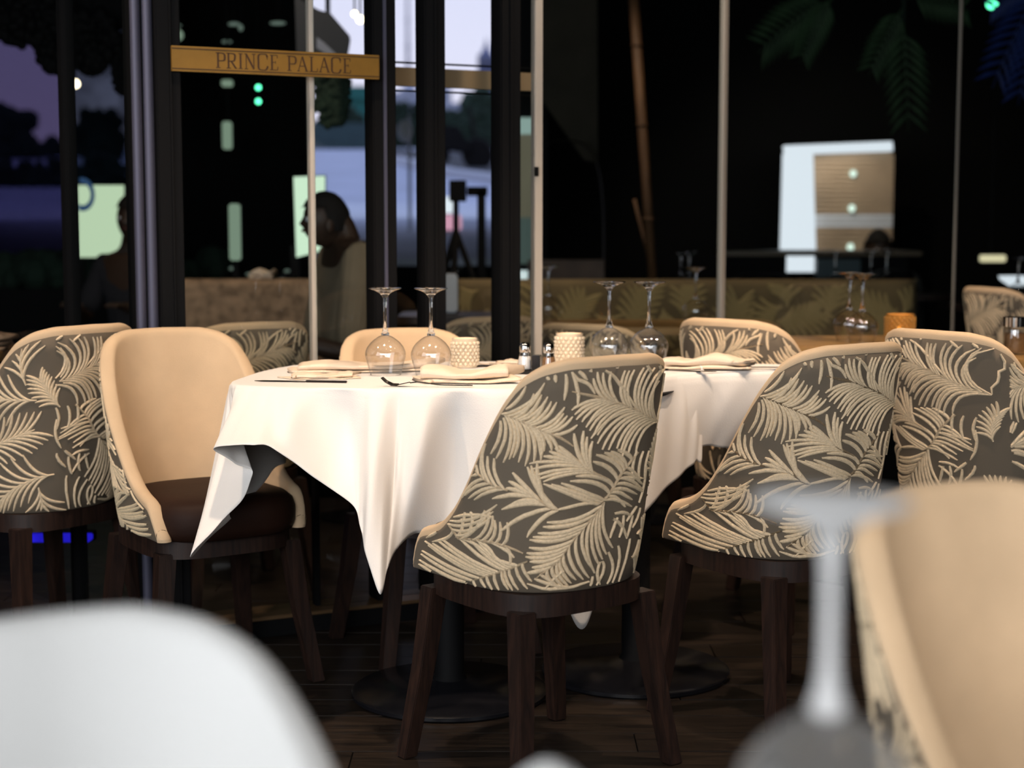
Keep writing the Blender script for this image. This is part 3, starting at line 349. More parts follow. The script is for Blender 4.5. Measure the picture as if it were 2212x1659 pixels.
def upright(name, lab, p0, p1, t=.07, ridge=True, m='black'):
    a, b = W(p0), W(p1); L = (b - a).length
    o = thing(name, lab, 'post', a, SANG)
    MB().box((0, -t / 2, .06), (L, t / 2, 2.9)).build('post_body', M[m], o, bevel=.004)
    if ridge: MB().box((L * .42, -t / 2 - .006, .06), (L * .56, -t / 2, 2.9)).build('ridge', M['lavmetal'] if ridge == 2 else M['black'], o, bevel=.001)
    return o
upright('door_post', 'black door upright right of the lettered brass band', 800, 849, ridge=2)
upright('door_post', 'narrow black upright between the two slim door panes', 910, 954)
upright('door_post', 'black upright left of the pale aluminium post', 1071, 1114)
def slim(lab, p0, p1, a=None, z1=2.9, m='alu'):
    o = thing('glass_edge_post', lab, 'post', a if a is not None else W(p0), SANG)
    L = (W(p1) - W(p0)).length; MB().box((0, -.015, .64), (L, .015, z1)).build('post_body', M[m], o, bevel=.002); MB().box((0, -.016, .06), (L, .016, .64)).build('dark_foot', M['black'], o, bevel=.002); return o  # lower part painted black for the shade under the table
slim('thin pale edge strip of the glass pane crossing behind the lettered band', 671, 681)
o = slim('pale aluminium post behind the salt and pepper shakers', 1151, 1167)
MB().box((-.004, -.022, 1.128 + .13), (.008, -.014, 1.155 + .13)).build('latch', M['black'], o, bevel=.001)
# brass band with lettering
a, b = W(381, -.075), W(822, -.075); BL = (b - a).length
band = thing('brass_sign_band', 'brass coloured sign band with engraved PRINCE PALACE lettering across the glass', 'sign', a, SANG)
MB().box((0, -.006, 1.512), (BL, .006, 1.577)).build('band_plate', M['gold'], band, bevel=.001)
for z in (1.519, 1.570): MB().box((0, -.0072, z - .0012), (BL, -.006, z + .0012)).build('engraved_line', M['letter'], band)
GL = {  # strokes: (x0,y0,x1,y1,width) in a 1-high cell, serif caps
 'P': ([(.18, 0, .18, 1, .13), (.02, 0, .36, 0, .05), (.02, 1, .3, 1, .05)], [(.18, .98, .46, .98), (.66, .92, .70, .74), (.66, .52, .44, .47), (.18, .47, .18, .47)]),
 'R': ([(.18, 0, .18, 1, .13), (.02, 0, .36, 0, .05), (.02, 1, .3, 1, .05), (.38, .47, .74, 0, .12), (.66, 0, .84, 0, .05)], [(.18, .98, .46, .98), (.66, .92, .68, .74), (.62, .52, .42, .47), (.18, .47, .18, .47)]),
 'I': ([(.18, 0, .18, 1, .13), (.02, 0, .34, 0, .05), (.02, 1, .34, 1, .05)], []),
 'N': ([(.15, 0, .15, 1, .06), (.02, 0, .3, 0, .05), (.02, 1, .2, 1, .05), (.15, 1, .74, 0, .13), (.74, 0, .74, 1, .06), (.6, 1, .88, 1, .05)], []),
 'C': ([(.76, .68, .76, .98, .05)], [(.76, .84, .7, 1.0), (.42, 1.04, .1, .96), (.08, .5, .1, .04), (.42, -.04, .68, 0), (.8, .22, .8, .22)]),
 'E': ([(.18, 0, .18, 1, .13), (.02, 0, .62, 0, .05), (.02, 1, .6, 1, .05), (.18, .52, .46, .52, .05), (.62, 0, .64, .22, .05), (.6, 1, .6, .8, .05), (.46, .42, .46, .62, .04)], []),
 'A': ([(.1, 0, .42, 1, .06), (.42, 1, .76, 0, .13), (.22, .34, .64, .34, .05), (0, 0, .22, 0, .05), (.64, 0, .9, 0, .05)], []),
 'L': ([(.18, 0, .18, 1, .13), (.02, 0, .64, 0, .05), (.02, 1, .34, 1, .05), (.64, 0, .66, .24, .05)], []),
}
def letter(ch):
    m = MB(); st, cv = GL[ch]
    def seg(x0, y0, x1, y1, w):
        d = Vector((x1 - x0, y1 - y0)); 
        if d.length < 1e-4: return
        n = Vector((-d.y, d.x)).normalized() * w / 2
        q = [(x0 - n.x, y0 - n.y), (x1 - n.x, y1 - n.y), (x1 + n.x, y1 + n.y), (x0 + n.x, y0 + n.y)]
        m.hexa([(x, -.0, y) for x, y in q], [(x, -.03, y) for x, y in q])
    for s_ in st: seg(*s_)
    if cv:
        pts = [(p[0], p[1]) for p in cv] ; full = []
        for p in cv: full += [(p[0], p[1]), (p[2], p[3])]
        full = crom(full, 4)
        for i in range(len(full) - 1):
            dx, dy = full[i + 1] - full[i]; seg(*full[i], *full[i + 1], .06 + .08 * abs(dy) / (math.hypot(dx, dy) + 1e-6))
    return m
tot = 0; LH = .038
word = [('P', .82), ('R', .95), ('I', .48), ('N', 1.05), ('C', .98), ('E', 1.25), (' ', .15), ('P', .82), ('A', 1.0), ('L', .8), ('A', 1.0), ('C', .98), ('E', .8)]
ws = sum(w_ for _, w_ in word); x0 = (W(470, -.06) - a).length; x1 = (W(760, -.06) - a).length; sx = (x1 - x0) / ws
cx = x0
for ch, w_ in word:
    if ch != ' ':
        o = letter(ch).build('letter', M['letter'], band); o.scale = (LH * .92, .03, LH); o.location = (cx, -.0062, 1.5255)
    cx += w_ * sx
a2, b2 = W(846, .22), W(1160, .22)
o = thing('brass_door_band', 'plain brass band across the rear door leaf behind the black uprights', 'band', a2, SANG)
MB().box((0, -.006, 1.52), ((b2 - a2).length, .006, 1.574)).build('band_plate', M['rearbrass'], o, bevel=.001)
MB().box((0, -.009, 1.586), ((b2 - a2).length, .009, 1.590)).build('rail', M['black'], o); MB().box((0, -.009, 1.505), ((b2 - a2).length, .009, 1.509)).build('rail', M['black'], o)

# second run of frameless panes, bending further away
P0 = W(1167); P1 = Vector((1.88, 6.92, 0)); D2 = (P1 - P0).normalized(); A2 = math.atan2(D2.y, D2.x)
def W2(px):
    k = (px - 1106) / FPX; s = D2.y / D2.x; d = (P0.y - s * P0.x) / (1 - s * k); return Vector((k * d, d, 0))
for n, (p0, p1) in enumerate(((1169, 1553), (1562, 2056), (2061, 2400))):
    u, v = W2(p0), W2(p1); o = MB().box((0, -.004, .02), ((v - u).length, .004, 2.99)).build('window_%d' % (6 + n), M['clearpane'], loc=u); o.rotation_euler = (0, 0, A2); tag(o, kind='structure')
for lab, p0, p1, t in (('slim pale post between the two wide panes of dark glass', 1553.5, 1560.5, .02), ('hair thin bright pane edge at the right end of the dark glass', 2057.5, 2060.5, .006)):
    u, v = W2(p0), W2(p1); o = thing('glass_edge_post', lab, 'post', u, A2); MB().box((0, -t / 2, .0), (max(.004, (v - u).length), t / 2, 2.99)).build('post_body', M['alu'], o)
# left run of panes behind the far-left chair
Q0 = Vector((W(288).x, W(288).y, 0)); Q1 = Vector((-2.6, 6.2, 0)); DL = (Q1 - Q0); AL = math.atan2(DL.y, DL.x)
def W3(px):
    k = (px - 1106) / FPX; s = DL.y / DL.x; d = (Q0.y - s * Q0.x) / (1 - s * k); return Vector((k * d, d, 0))
for n, (p0, p1, mm) in enumerate(((287, 161, 'clearpane'), (152, -220, 'clearpane'))):
    u, v = W3(p0), W3(p1); o = MB().box((0, -.004, .02), ((v - u).length, .004, 2.99)).build('window_%d' % (9 + n), M[mm], loc=u); o.rotation_euler = (0, 0, AL); tag(o, kind='structure')
u, v = W3(161), W3(152); o = thing('pane_joint_post', 'thin black post between the two smoked panes at the far left', 'post', u, AL)
MB().box((0, -.02, 0), ((v - u).length, .02, 2.99)).build('post_body', M['black'], o, bevel=.002)

# ================================================================== CHAIRS
CR, CL, CW, CTP, CLEAN, CTUCK = .1755, .3914, .1955, .118, .068, .0378
HB = CW - CR; AMAX = HB + CR * PI / 2 + (CL - CR)
KA = np.array([0, .2, .3, .38, .46, .54, .62, .70, .78, .86, .93, 1.]); KZ = np.array([.87, .868, .856, .832, .774, .697, .620, .560, .522, .503, .494, .475])
ta = np.linspace(0, 1, 201); zz = np.interp(ta, KA, KZ); kern = np.exp(-np.linspace(-2, 2, 21) ** 2); kern /= kern.sum()
zz = np.convolve(np.pad(zz, 10, mode='edge'), kern, 'valid'); zz = zz - .05 * np.clip((ta - .93) / .07, 0, 1) ** 2
def rim_z(a): return float(np.interp(abs(a) / AMAX, ta, zz))
def shell(a, z, off=0.0):
    """outer surface of the chair shell: a = arc length from the rear centre, z height, off = inward offset (negative: outward)"""
    s = 1 if a >= 0 else -1; a = abs(a)
    if a < HB: x, e, nx, ny = a, 0, 0, -1
    elif a < HB + CR * PI / 2:
        t = (a - HB) / CR; x, e, nx, ny = HB + CR * math.sin(t), CR - CR * math.cos(t), math.sin(t), -math.cos(t)
    else: x, e, nx, ny = CW, CR + a - HB - CR * PI / 2, 1, 0
    x -= nx * off; e -= ny * off
    h = (z - .4) / .47; tk = CTUCK * math.exp(-max(h, -.05) / .12)
    return (s * x * (1 + CTP * h - tk), (e - CL / 2) * (1 - tk) - CLEAN * h, z)
raw = [[float(v) for v in r.split(',')] for r in STROKES.split(';')]
strokes = [(r[0], np.array(r[1:]).reshape(-1, 2) / 1000) for r in raw]
def pieces(strokes, f, keep):
    out = []
    for wd, p in strokes:
        q = np.array([f(*u) for u in p]); ok = [keep(*u) for u in q]; cur = []
        for u, k in zip(q, ok):
            if k: cur.append(u)
            else:
                if len(cur) > 2: out.append((wd, np.array(cur)))
                cur = []
        if len(cur) > 2: out.append((wd, np.array(cur)))
    return out
def frond(cx, cz, ang, ln, n, spread=.85, lw=1.0, curve=.4):
    out = []; R_ = [(cx + ln * t * math.cos(ang + curve * t), cz + ln * t * math.sin(ang + curve * t)) for t in np.linspace(0, 1, 12)]
    out.append((.9, np.array(R_)))
    for i in range(n):
        f = .08 + .85 * i / n; j = f * 11; j0 = int(j); p = np.array(R_[j0]) * (1 - j + j0) + np.array(R_[min(11, j0 + 1)]) * (j - j0)
        th = ang + curve * f * 1.5; l = ln * (.55 - .25 * abs(f - .4))
        for s in (-1, 1):
            t2 = th + s * spread * (1.05 - .5 * f); tip = p + l * np.array([math.cos(t2), math.sin(t2)]); c = p + .45 * l * np.array([math.cos(th + s * .25), math.sin(th + s * .25)])
            out.append((lw, np.array([(1 - t) ** 2 * p + 2 * t * (1 - t) * c + t * t * tip for t in np.linspace(0, 1, 9)])))
    return out
def fill(base, s0, s1, z0, z1, keep, seed, cell=.02, need=14, ln=.13):
    r = random.Random(seed); occ = set()
    def mark(l):
        for _, p in l:
            for u in p: occ.add((int(u[0] // cell), int(u[1] // cell)))
    mark(base); out = list(base)
    for _ in range(400):
        s, z = r.uniform(s0, s1), r.uniform(z0, z1); fr = frond(s, z, r.uniform(0, 2 * PI), ln * r.uniform(.8, 1.2), 8, curve=r.uniform(-.8, .8))
        fr = pieces(fr, lambda a, b: (a, b), keep)
        cells = [(int(u[0] // cell), int(u[1] // cell)) for _, p in fr for u in p]
        if len(set(cells)) < need: continue
        hit = sum(c in occ for c in cells) / len(cells)
        if hit < .22: out += fr; mark(fr)
    return out
def inside(a, z): return abs(a) < AMAX - .003 and .3995 < z < rim_z(a) - .0195
V1 = pieces(strokes, lambda a, z: (a, z), inside)
V1 += pieces(strokes, lambda a, z: (-a + .03, z), lambda a, z: inside(a, z) and a > .185)
V1 = fill(V1, -.5, .5, .41, .85, inside, 3, ln=.09)
V2 = pieces(strokes, lambda a, z: (.02 - a * 1.0, z), lambda a, z: inside(a, z) and a > -.1)
V2 = fill(V2, -.5, .2, .42, .84, inside, 11, ln=.17)
V2 = fill(V2, -.5, .2, .41, .86, inside, 12, ln=.10)
def ribbons(strokes, surf, hw=.0034, hgt=.0034, mb=None):
    mb = mb or MB()
    for wd, p in strokes:
        n = len(p); d = np.gradient(p, axis=0); d /= np.linalg.norm(d, axis=1)[:, None] + 1e-9; nn = np.stack([-d[:, 1], d[:, 0]], -1); rows = []
        for i in range(n):
            t = i / (n - 1); w_ = hw * wd * (.62 + .55 * math.sin(PI * min(1, .12 + .8 * t))) * (.75 if i == 0 else .55 if i == n - 1 else 1)
            rows.append([surf(*(p[i] + nn[i] * w_ * q), -h * hgt) for q, h in ((-1, -.1), (-.6, .8), (0, 1), (.6, .8), (1, -.1))])
        mb.grid(rows)
    return mb
def spline_outline(hx, y0, y1, n=40, p=3.2):
    cy, hy = (y0 + y1) / 2, (y1 - y0) / 2; out = []
    for k in range(n):
        a = 2 * PI * k / n; c, s = math.cos(a), math.sin(a); out.append((hx * math.copysign(abs(c) ** (2 / p), c), cy + hy * math.copysign(abs(s) ** (2 / p), s)))
    return out
def pad(hx, y0, y1, rings, p=3.2, n=40):
    """closed cushion: rings of (inset, z)"""
    cy = (y0 + y1) / 2; hy = (y1 - y0) / 2; m = MB(); P = []
    for ins, z in rings: P.append([(x * (hx - ins) / hx, cy + (y - cy) * (hy - ins) / hy, z) for x, y in spline_outline(hx, y0, y1, n, p)])
    G = [[P[j][k] for j in range(len(P))] for k in range(n)]
    m.grid(G, True); b = [P[0][k] for k in range(n)]; t = [P[-1][k] for k in range(n)]
    m.add(b, [tuple(range(n))]); m.add(t, [tuple(range(n))[::-1]]); return m
def make_chair(name, label, loc, rz, group, patt=V1, face='beige', outer='taupe', pile='pile', s=1, sz=None, legs='legwood'):
    t = thing(name, label, 'chair', loc, rz, group, s, sz)
    A = np.linspace(-AMAX, AMAX, 97)
    prof = [(0, -.019), (.0005, -.009), (.004, -.003), (.010, .001), (.017, .0025), (.024, .001), (.030, -.003), (.0335, -.010), (.034, -.02)]
    G = []
    for a in A:
        zr = rim_z(a); row = [shell(a, zr + dz, o) for o, dz in prof]
        for k in range(1, 13): f = k / 12; z = zr - .02 - (zr - .02 - .43) * f; row.append(shell(a, max(z, .425) if zr > .47 else z, .034 + .012 * math.sin(f * PI / 2)))
        G.append(row)
    m = MB(); m.grid(G)
    for sgn in (-1, 1):      # rounded front nose of each wing
        zr = rim_z(AMAX); rows = []
        for z in np.linspace(.4, zr - .019, 8):
            row = []
            for o, fwd in ((0, 0), (.004, .007), (.011, .012), (.02, .013), (.029, .010), (.036, .002), (.042, -.02)):
                x, y, z_ = shell(sgn * AMAX, z, o); row.append((x, y + fwd, z_))
            rows.append(row)
        m.grid(rows)
        row2 = []
        for (o, fwd), (o2, dz) in zip(((0, 0), (.004, .007), (.011, .012), (.02, .013), (.029, .010), (.036, .002)), ((0, -.019), (.004, -.003), (.013, .002), (.02, .001), (.030, -.003), (.034, -.02))):
            row2.append([(shell(sgn * AMAX, zr - .019, o)[0], shell(sgn * AMAX, zr - .019, o)[1] + fwd, zr - .019), shell(sgn * AMAX, zr + dz, o2)])
        m.grid(row2)
    m.build('backrest', M[face], t, smooth='all', fix=True)
    G = []
    for a in A:
        zr = rim_z(a); G.append([shell(a, .400, .02), shell(a, .397, .008), shell(a, .401, .0)] + [shell(a, .401 + (zr - .019 - .401) * k / 12, 0) for k in range(1, 13)] + [shell(a, zr - .0185, .003)])
    oc = MB().grid(G).build('outer_cover', M[outer], t, smooth='all', fix=True)
    if patt:
        if face == 'beige':
            tag(ribbons(patt, shell).build('palm_pattern', M[pile], oc, smooth='all'), 'raised cream palm leaf pattern', kind='stuff')
    pad(.186, -.165, .245, [(.02, .395), (.006, .402), (0, .42), (0, .455), (.006, .474), (.02, .486), (.05, .493), (.1, .496), (.15, .497)]).build('seat', M['brown'] if face == 'beige' else M[face], t, smooth='all')
    pad(.183, -.182, .20, [(.0, .352), (0, .398)], p=3.6).build('seat_frame', M[legs], t, smooth=True)
    for lx, ly, bx_, by in ((-.158, -.145, -.198, -.20), (.158, -.145, .198, -.20), (-.162, .15, -.222, .17), (.155, .15, .195, .18)):
        h1, h0 = .0215, .0165
        # slight outward sweep: three sections
        secs = [(lx, ly, .365, h1), ((lx * .62 + bx_ * .38), (ly * .62 + by * .38), .20, (h1 + h0) / 2), (bx_, by, .001, h0)]
        mm = MB()
        for (xa_, ya_, za, ha), (xb_, yb_, zb, hb_) in zip(secs[1:], secs[:-1]):
            pass
        vs = [];
        for x, y, z, h in secs: vs += [(x - h, y - h, z), (x + h, y - h, z), (x + h, y + h, z), (x - h, y + h, z)]
        fs = [(0, 1, 2, 3), (11, 10, 9, 8)]
        for L_ in (0, 4):
            for i in range(4): fs.append((L_ + i, L_ + 4 + i, L_ + 4 + (i + 1) % 4, L_ + (i + 1) % 4))
        mm.add(vs, fs).build('leg', M[legs], t, bevel=.002, fix=True)
    return t
GC = 'palm patterned tub chairs around the tables'
c0 = make_chair('dining_chair', 'palm patterned tub chair from behind, in front of the white cloth', (.056, 3.340, 0), .651, GC)
dup(c0, (.612, 3.65, 0), .613, 'palm patterned tub chair from behind, just behind the blurred upturned glass', GC)
dup(c0, (-.762, 3.93, 0), -2.56, 'tub chair turned to show its smooth beige inside, beside the left cloth corner', GC, 1, .985)
c2 = make_chair('dining_chair', 'palm patterned tub chair cut off by the left picture edge', (-1.25, 4.21, 0), .92, GC, V2)
dup(c0, (1.19, 4.02, 0), -.9, 'palm patterned tub chair from behind, above the blurred beige chair at the right', GC)
dup(c2, (.735, 4.63, 0), -.72, 'brown lit palm patterned tub chair between dining table and bench', GC, 1, .99)
dup(c0, (-.215, 4.225, 0), -2.70, 'beige inside of a tub chair behind the two left glasses', GC, 1, .96)
dup(c2, (-.865, 4.93, 0), .55, 'dim palm patterned tub chair behind the glass pane, left of the thin pane edge', GC, 1, .96)
dup(c2, (2.06, 6.42, 0), -1.15, 'brightly lit palm patterned tub chair farthest at the right edge of the picture', GC)
for x, y, r, lab in ((-.12, 5.80, .3, 'unlit tub chair behind the slim door panes, right of the beige chair'), (.33, 5.40, -.5, 'unlit tub chair behind the dark glass, left of the upturned glasses')):
    dup(c2, (x, y, 0), r, lab, GC, 1, .92)
make_chair('white_chair', 'blurred white tub chair back in the bottom left corner', (at(385, 1300, 1.0).x, .94, 0), -2.45, None, None, 'white', 'white', sz=.976)
f = dup(c0, (.612, 1.63, 0), -2.62, 'blurred beige tub chair at the right edge, nearest the camera', GC, 1, .955)

# ================================================================== DINING TABLES AND CLOTHS
def table(name, lab, outline, z, base, m='legwood', br=.235, col_r=.035, group=None, cx=None, basem='black'):
    cx = cx or base
    t = thing(name, lab, 'table', (*base, 0), 0, group)
    o = [(x - base[0], y - base[1]) for x, y in outline]
    MB().hexa([(x, y, z - .03) for x, y in o], [(x, y, z) for x, y in o]).build('tabletop', M[m], t, bevel=.004)
    MB().lathe([(col_r * 1.6, .022), (col_r, .05), (col_r, z - .06), (.09, z - .031)], 24).build('pedestal', M[basem], t, smooth=True)
    MB().lathe([(br * .98, .0), (br, .004), (br, .012), (br * .96, .018), (.08, .03), (.05, .04)], 64).build('base_plate', M['blackgloss'], t, smooth=True)
    return t
def rrect(cx, cy, hx, hy, a=0, p=7, n=40):
    out = []
    for k in range(n):
        q = 2 * PI * k / n; c, s = math.cos(q), math.sin(q); x = hx * math.copysign(abs(c) ** (2 / p), c); y = hy * math.copysign(abs(s) ** (2 / p), s)
        out.append((cx + x * math.cos(a) - y * math.sin(a), cy + x * math.sin(a) + y * math.cos(a)))
    return out
def inset(poly, d):
    P = np.array(poly); c = P.mean(0); v = P - c; l = np.linalg.norm(v, axis=1)[:, None]; return (c + v * (l - d) / l).tolist()
outA = [(-.62, 4.12), (-.64, 3.98), (-.655, 3.88), (-.65, 3.80), (-.60, 3.73), (-.50, 3.69), (-.30, 3.655), (-.03, 3.65), (.11, 3.70), (.11, 4.36), (-.2, 4.34), (-.45, 4.30), (-.58, 4.22)]
outB = [(.125, 3.73), (.25, 3.85), (.386, 4.0), (.48, 4.06), (.6, 4.12), (.72, 4.19), (.745, 4.26), (.70, 4.31), (.55, 4.33), (.35, 4.35), (.125, 4.36)]
table('dining_table', 'left half of the dining table under the white cloth, on a round black base plate', inset(outA, .014), .744, (-.15, 3.80), group='two tables pushed together under white cloths')
table('dining_table', 'right half of the dining table under the shorter cloth, on a round black base plate', inset(outB, .014), .744, (.31, 3.98), group='two tables pushed together under white cloths')
def cloth(name, lab, keys, z, sub=12, rows=34, top=True, wrinkle=1.0, seed=0):
    """keys: (edge x, edge y, hem point). closed loop"""
    E = crom([(k[0], k[1]) for k in keys], sub, True); Hm = crom([tuple(k[2]) for k in keys], sub, True)
    bl = crom([(k[3] if len(k) > 3 else .012, 0) for k in keys], sub, True)[:, 0]
    n = len(E); c = E.mean(0); rs = np.random.RandomState(seed); ph = rs.rand(6) * 6
    cols = []
    for i in range(n):
        e = E[i]; tdir = E[(i + 1) % n] - E[i - 1]; L_ = np.linalg.norm(tdir) + 1e-9; nv = np.array([tdir[1], -tdir[0]]) / L_
        if np.dot(nv, e - c) < 0: nv = -nv
        h = Hm[i]; hang = z - h[2]; colp = []
        for f in (.25, .5, .75, .9, .975): q = c + (e - c) * f; colp.append((q[0], q[1], z + .0006 * wrinkle * math.sin(9 * q[0] + ph[0]) * math.sin(11 * q[1])))
        colp.append((e[0] - nv[0] * .004, e[1] - nv[1] * .004, z - .0002))
        r = min(.012, hang * .5)
        for k in range(1, rows + 1):
            t = k / rows; s = t ** 1.25
            x = e[0] + (h[0] - e[0]) * s; y = e[1] + (h[1] - e[1]) * s; zc = z - hang * t
            b = bl[i] * math.sin(PI * min(1, t * .9 + .05)) + r * min(1, t * 9) * .35
            wv = .0022 * wrinkle * math.sin(i * .46 + t * 5 + ph[1]) * min(1, t * 3)
            colp.append((x + nv[0] * (b + wv), y + nv[1] * (b + wv), zc - (0 if k > 1 else -.002)))
        cols.append(colp)
    m = MB().grid(cols, True); k = len(m.v); m.add([(c[0], c[1], z)], []); R_ = len(cols[0])
    for i in range(n): m.f.append((i * R_, ((i + 1) % n) * R_, k))
    o = m.build(name, M['cloth'], smooth='all', fix=True)
    s = o.modifiers.new('thickness', 'SOLIDIFY'); s.thickness = .0009; s.offset = 1
    return tag(o, lab, 'tablecloth')
K2 = [(.30, 3.91, (.32, 3.90, .60)), (.40, 4.00, (.41, 3.99, .556)), (.50, 4.075, at(1520, 962, 4.075)), (.58, 4.112, at(1556, 966, 4.11)), (.66, 4.15, at(1610, 968, 4.16)), (.73, 4.19, (.76, 4.16, .55)), (.765, 4.25, (.80, 4.25, .54)), (.73, 4.32, (.78, 4.36, .55)),
      (.55, 4.345, (.56, 4.37, .58)), (.3, 4.365, (.3, 4.39, .60)), (.14, 4.37, (.14, 4.385, .62)), (.10, 4.1, (.10, 4.1, .746)), (.14, 3.80, (.14, 3.80, .7455))]
cloth('tablecloth', 'short lower white cloth with a straight hem on the right end of the dining table', K2, .7475, seed=3, wrinkle=.5)
KB = [  # around cloth 1, clockwise seen from above, starting at the rear left
    (-.60, 4.20, (-.615, 4.22, .60)), (-.635, 4.08, at(622, 990, 4.06), .0), (-.65, 3.98, at(598, 1012, 3.93), 0), (-.66, 3.90, at(545, 1075, 3.80), 0), (-.665, 3.85, at(478, 1143, 3.66), 0),
    (-.666, 3.82, at(415, 1204, 3.50), 0), (-.664, 3.80, at(462, 1148, 3.52), 0), (-.660, 3.785, at(522, 1085, 3.57), 0), (-.655, 3.77, at(550, 1022, 3.62), 0), (-.645, 3.755, at(512, 1000, 3.60), 0), (-.635, 3.745, at(466, 970, 3.55), .0),
    (-.61, 3.73, at(500, 962, 3.52), .0), (-.575, 3.712, at(545, 961, 3.52), .0), (-.54, 3.70, at(583, 964, 3.53), .0), (-.49, 3.688, at(640, 1000, 3.54), .03), (-.43, 3.674, at(705, 1050, 3.54), -.02), (-.375, 3.664, at(762, 1092, 3.53), -.03),
    (-.335, 3.659, at(781, 1145, 3.50), .0), (-.31, 3.657, at(792, 1195, 3.47), .035), (-.285, 3.655, at(822, 1281, 3.43), .03), (-.262, 3.653, at(836, 1232, 3.47), -.01), (-.24, 3.652, at(858, 1185, 3.53)), (-.19, 3.651, at(900, 1150, 3.60), .045), (-.12, 3.65, at(960, 1165, 3.63), -.025), (-.03, 3.65, at(1040, 1150, 3.64), .04),
    (.06, 3.672, at(1120, 1160, 3.66), -.01), (.13, 3.72, at(1200, 1250, 3.68)), (.17, 3.755, at(1252, 1358, 3.68)), (.21, 3.80, at(1310, 1225, 3.74)), (.28, 3.872, at(1388, 1108, 3.82)), (.35, 3.945, at(1440, 1050, 3.93)), (.405, 4.005, at(1478, 1015, 3.99)), (.445, 4.042, at(1500, 995, 4.03)), (.474, 4.062, at(1513, 982, 4.055), .0),
    (.484, 4.075, at(1514, 800, 4.085), 0), (.488, 4.12, (.489, 4.12, .7485), 0), (.49, 4.25, (.491, 4.25, .7485), 0), (.485, 4.335, (.487, 4.36, .70), 0), (.45, 4.36, (.45, 4.40, .60)), (.2, 4.385, (.2, 4.42, .58)), (0, 4.375, (0, 4.41, .56)), (-.25, 4.355, (-.26, 4.39, .58)), (-.45, 4.32, (-.47, 4.35, .58)), (-.56, 4.27, (-.58, 4.29, .60))]
cloth('tablecloth', 'large white cloth hanging in pointed folded corners from the left part of the dining table', KB, .7510, seed=1)
TZ = .7525
M['downlight'] = emit('downlight_lens', (1, .82, .6), 45)  # strong glow added so the glasses sparkle

# ================================================================== TABLEWARE
def wine_glass(lab, x, y, z=TZ, group=None, s=1, gm='glass'):
    t = thing('wine_glass', lab, 'wine glass', (x, y, z), 0, group, s)
    th = .0013
    outer = [(.0375, 0.0), (.0405, .012), (.0455, .030), (.0492, .044), (.0500, .052), (.0492, .058), (.0445, .069), (.036, .080), (.0265, .088), (.017, .0945), (.0105, .101), (.0075, .108)]
    inner = [(r - th * (1.0), zz_ - th * .4) for r, zz_ in outer[:9]] + [(.0150, .0905), (.0075, .0925), (.0004, .0932)]
    inner[0] = (outer[0][0] - th, 0.0)
    prof = outer[:10] + [(.0095, .0975), (.0004, .0985)]
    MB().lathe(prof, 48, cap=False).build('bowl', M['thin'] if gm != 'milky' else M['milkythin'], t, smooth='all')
    MB().lathe([(.0376, -.0002), (.0381, .0004), (.0377, .0012), (.0371, .0004), (.0376, -.0002)], 48, cap=False).build('rim', M['thin'], t, smooth='all')
    st = [(.0004, .0984), (.0085, .0975), (.0105, .101), (.0078, .107), (.0055, .116), (.0044, .128), (.0040, .145), (.0040, .165), (.0046, .180), (.0062, .191)]
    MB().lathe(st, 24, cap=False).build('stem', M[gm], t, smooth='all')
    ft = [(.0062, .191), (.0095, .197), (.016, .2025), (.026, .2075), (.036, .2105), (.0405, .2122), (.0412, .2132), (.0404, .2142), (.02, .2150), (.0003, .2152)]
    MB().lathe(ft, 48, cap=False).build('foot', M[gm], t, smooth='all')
    return t
def gx(px, d): return at(px, 700, d).x
GG = 'upturned wine glasses'
g0 = wine_glass('leftmost upturned wine glass on the white cloth', gx(832, 3.98), 3.98, group=GG)
dup(g0, (gx(931, 3.97), 3.97, TZ), .5, 'upturned wine glass touching the view of the beaded holder, second from the left', GG)
dup(g0, (gx(1316, 4.22), 4.22, TZ), .2, 'upturned wine glass right of the right beaded candle holder', GG, 1.03)
dup(g0, (gx(1402, 4.21), 4.21, TZ), .9, 'upturned wine glass directly above the centre chair top corner', GG, 1.03)
dup(g0, (gx(1834, 5.12), 5.12, .752), 0, 'left one of the two amber glinting glasses on the table behind the right chair', GG)
dup(g0, (gx(1862, 5.02), 5.02, .752), .4, 'right one of the two amber glinting glasses on the table behind the right chair', GG)
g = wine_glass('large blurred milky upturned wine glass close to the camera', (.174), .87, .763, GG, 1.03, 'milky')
for px, d, lab in ((1184, 6.25, 'dim upturned wine glass in front of the bench, right beside the pale aluminium post'), (1502, 6.05, 'dim upturned wine glass in front of the bench, left of the slim pale post'), (1470, 8.3, 'faint blurred glass behind the bench left of the slim pale post'), (1488, 8.4, 'faint blurred glass behind the bench nearest the slim pale post'),
                   (1802, 8.5, 'faint blurred glass on the far counter left of the amber glinting pair'), (1878, 8.55, 'faint blurred glass on the far counter right of the amber glinting pair'), (1912, 8.6, 'faint blurred glass on the far counter below the seated head'), (2196, 7.3, 'faint upturned glass on the far table at the right picture edge')):
    z = .752 if d > 7 else .742
    dup(g0, (gx(px, d), d, z), 0, lab, GG)

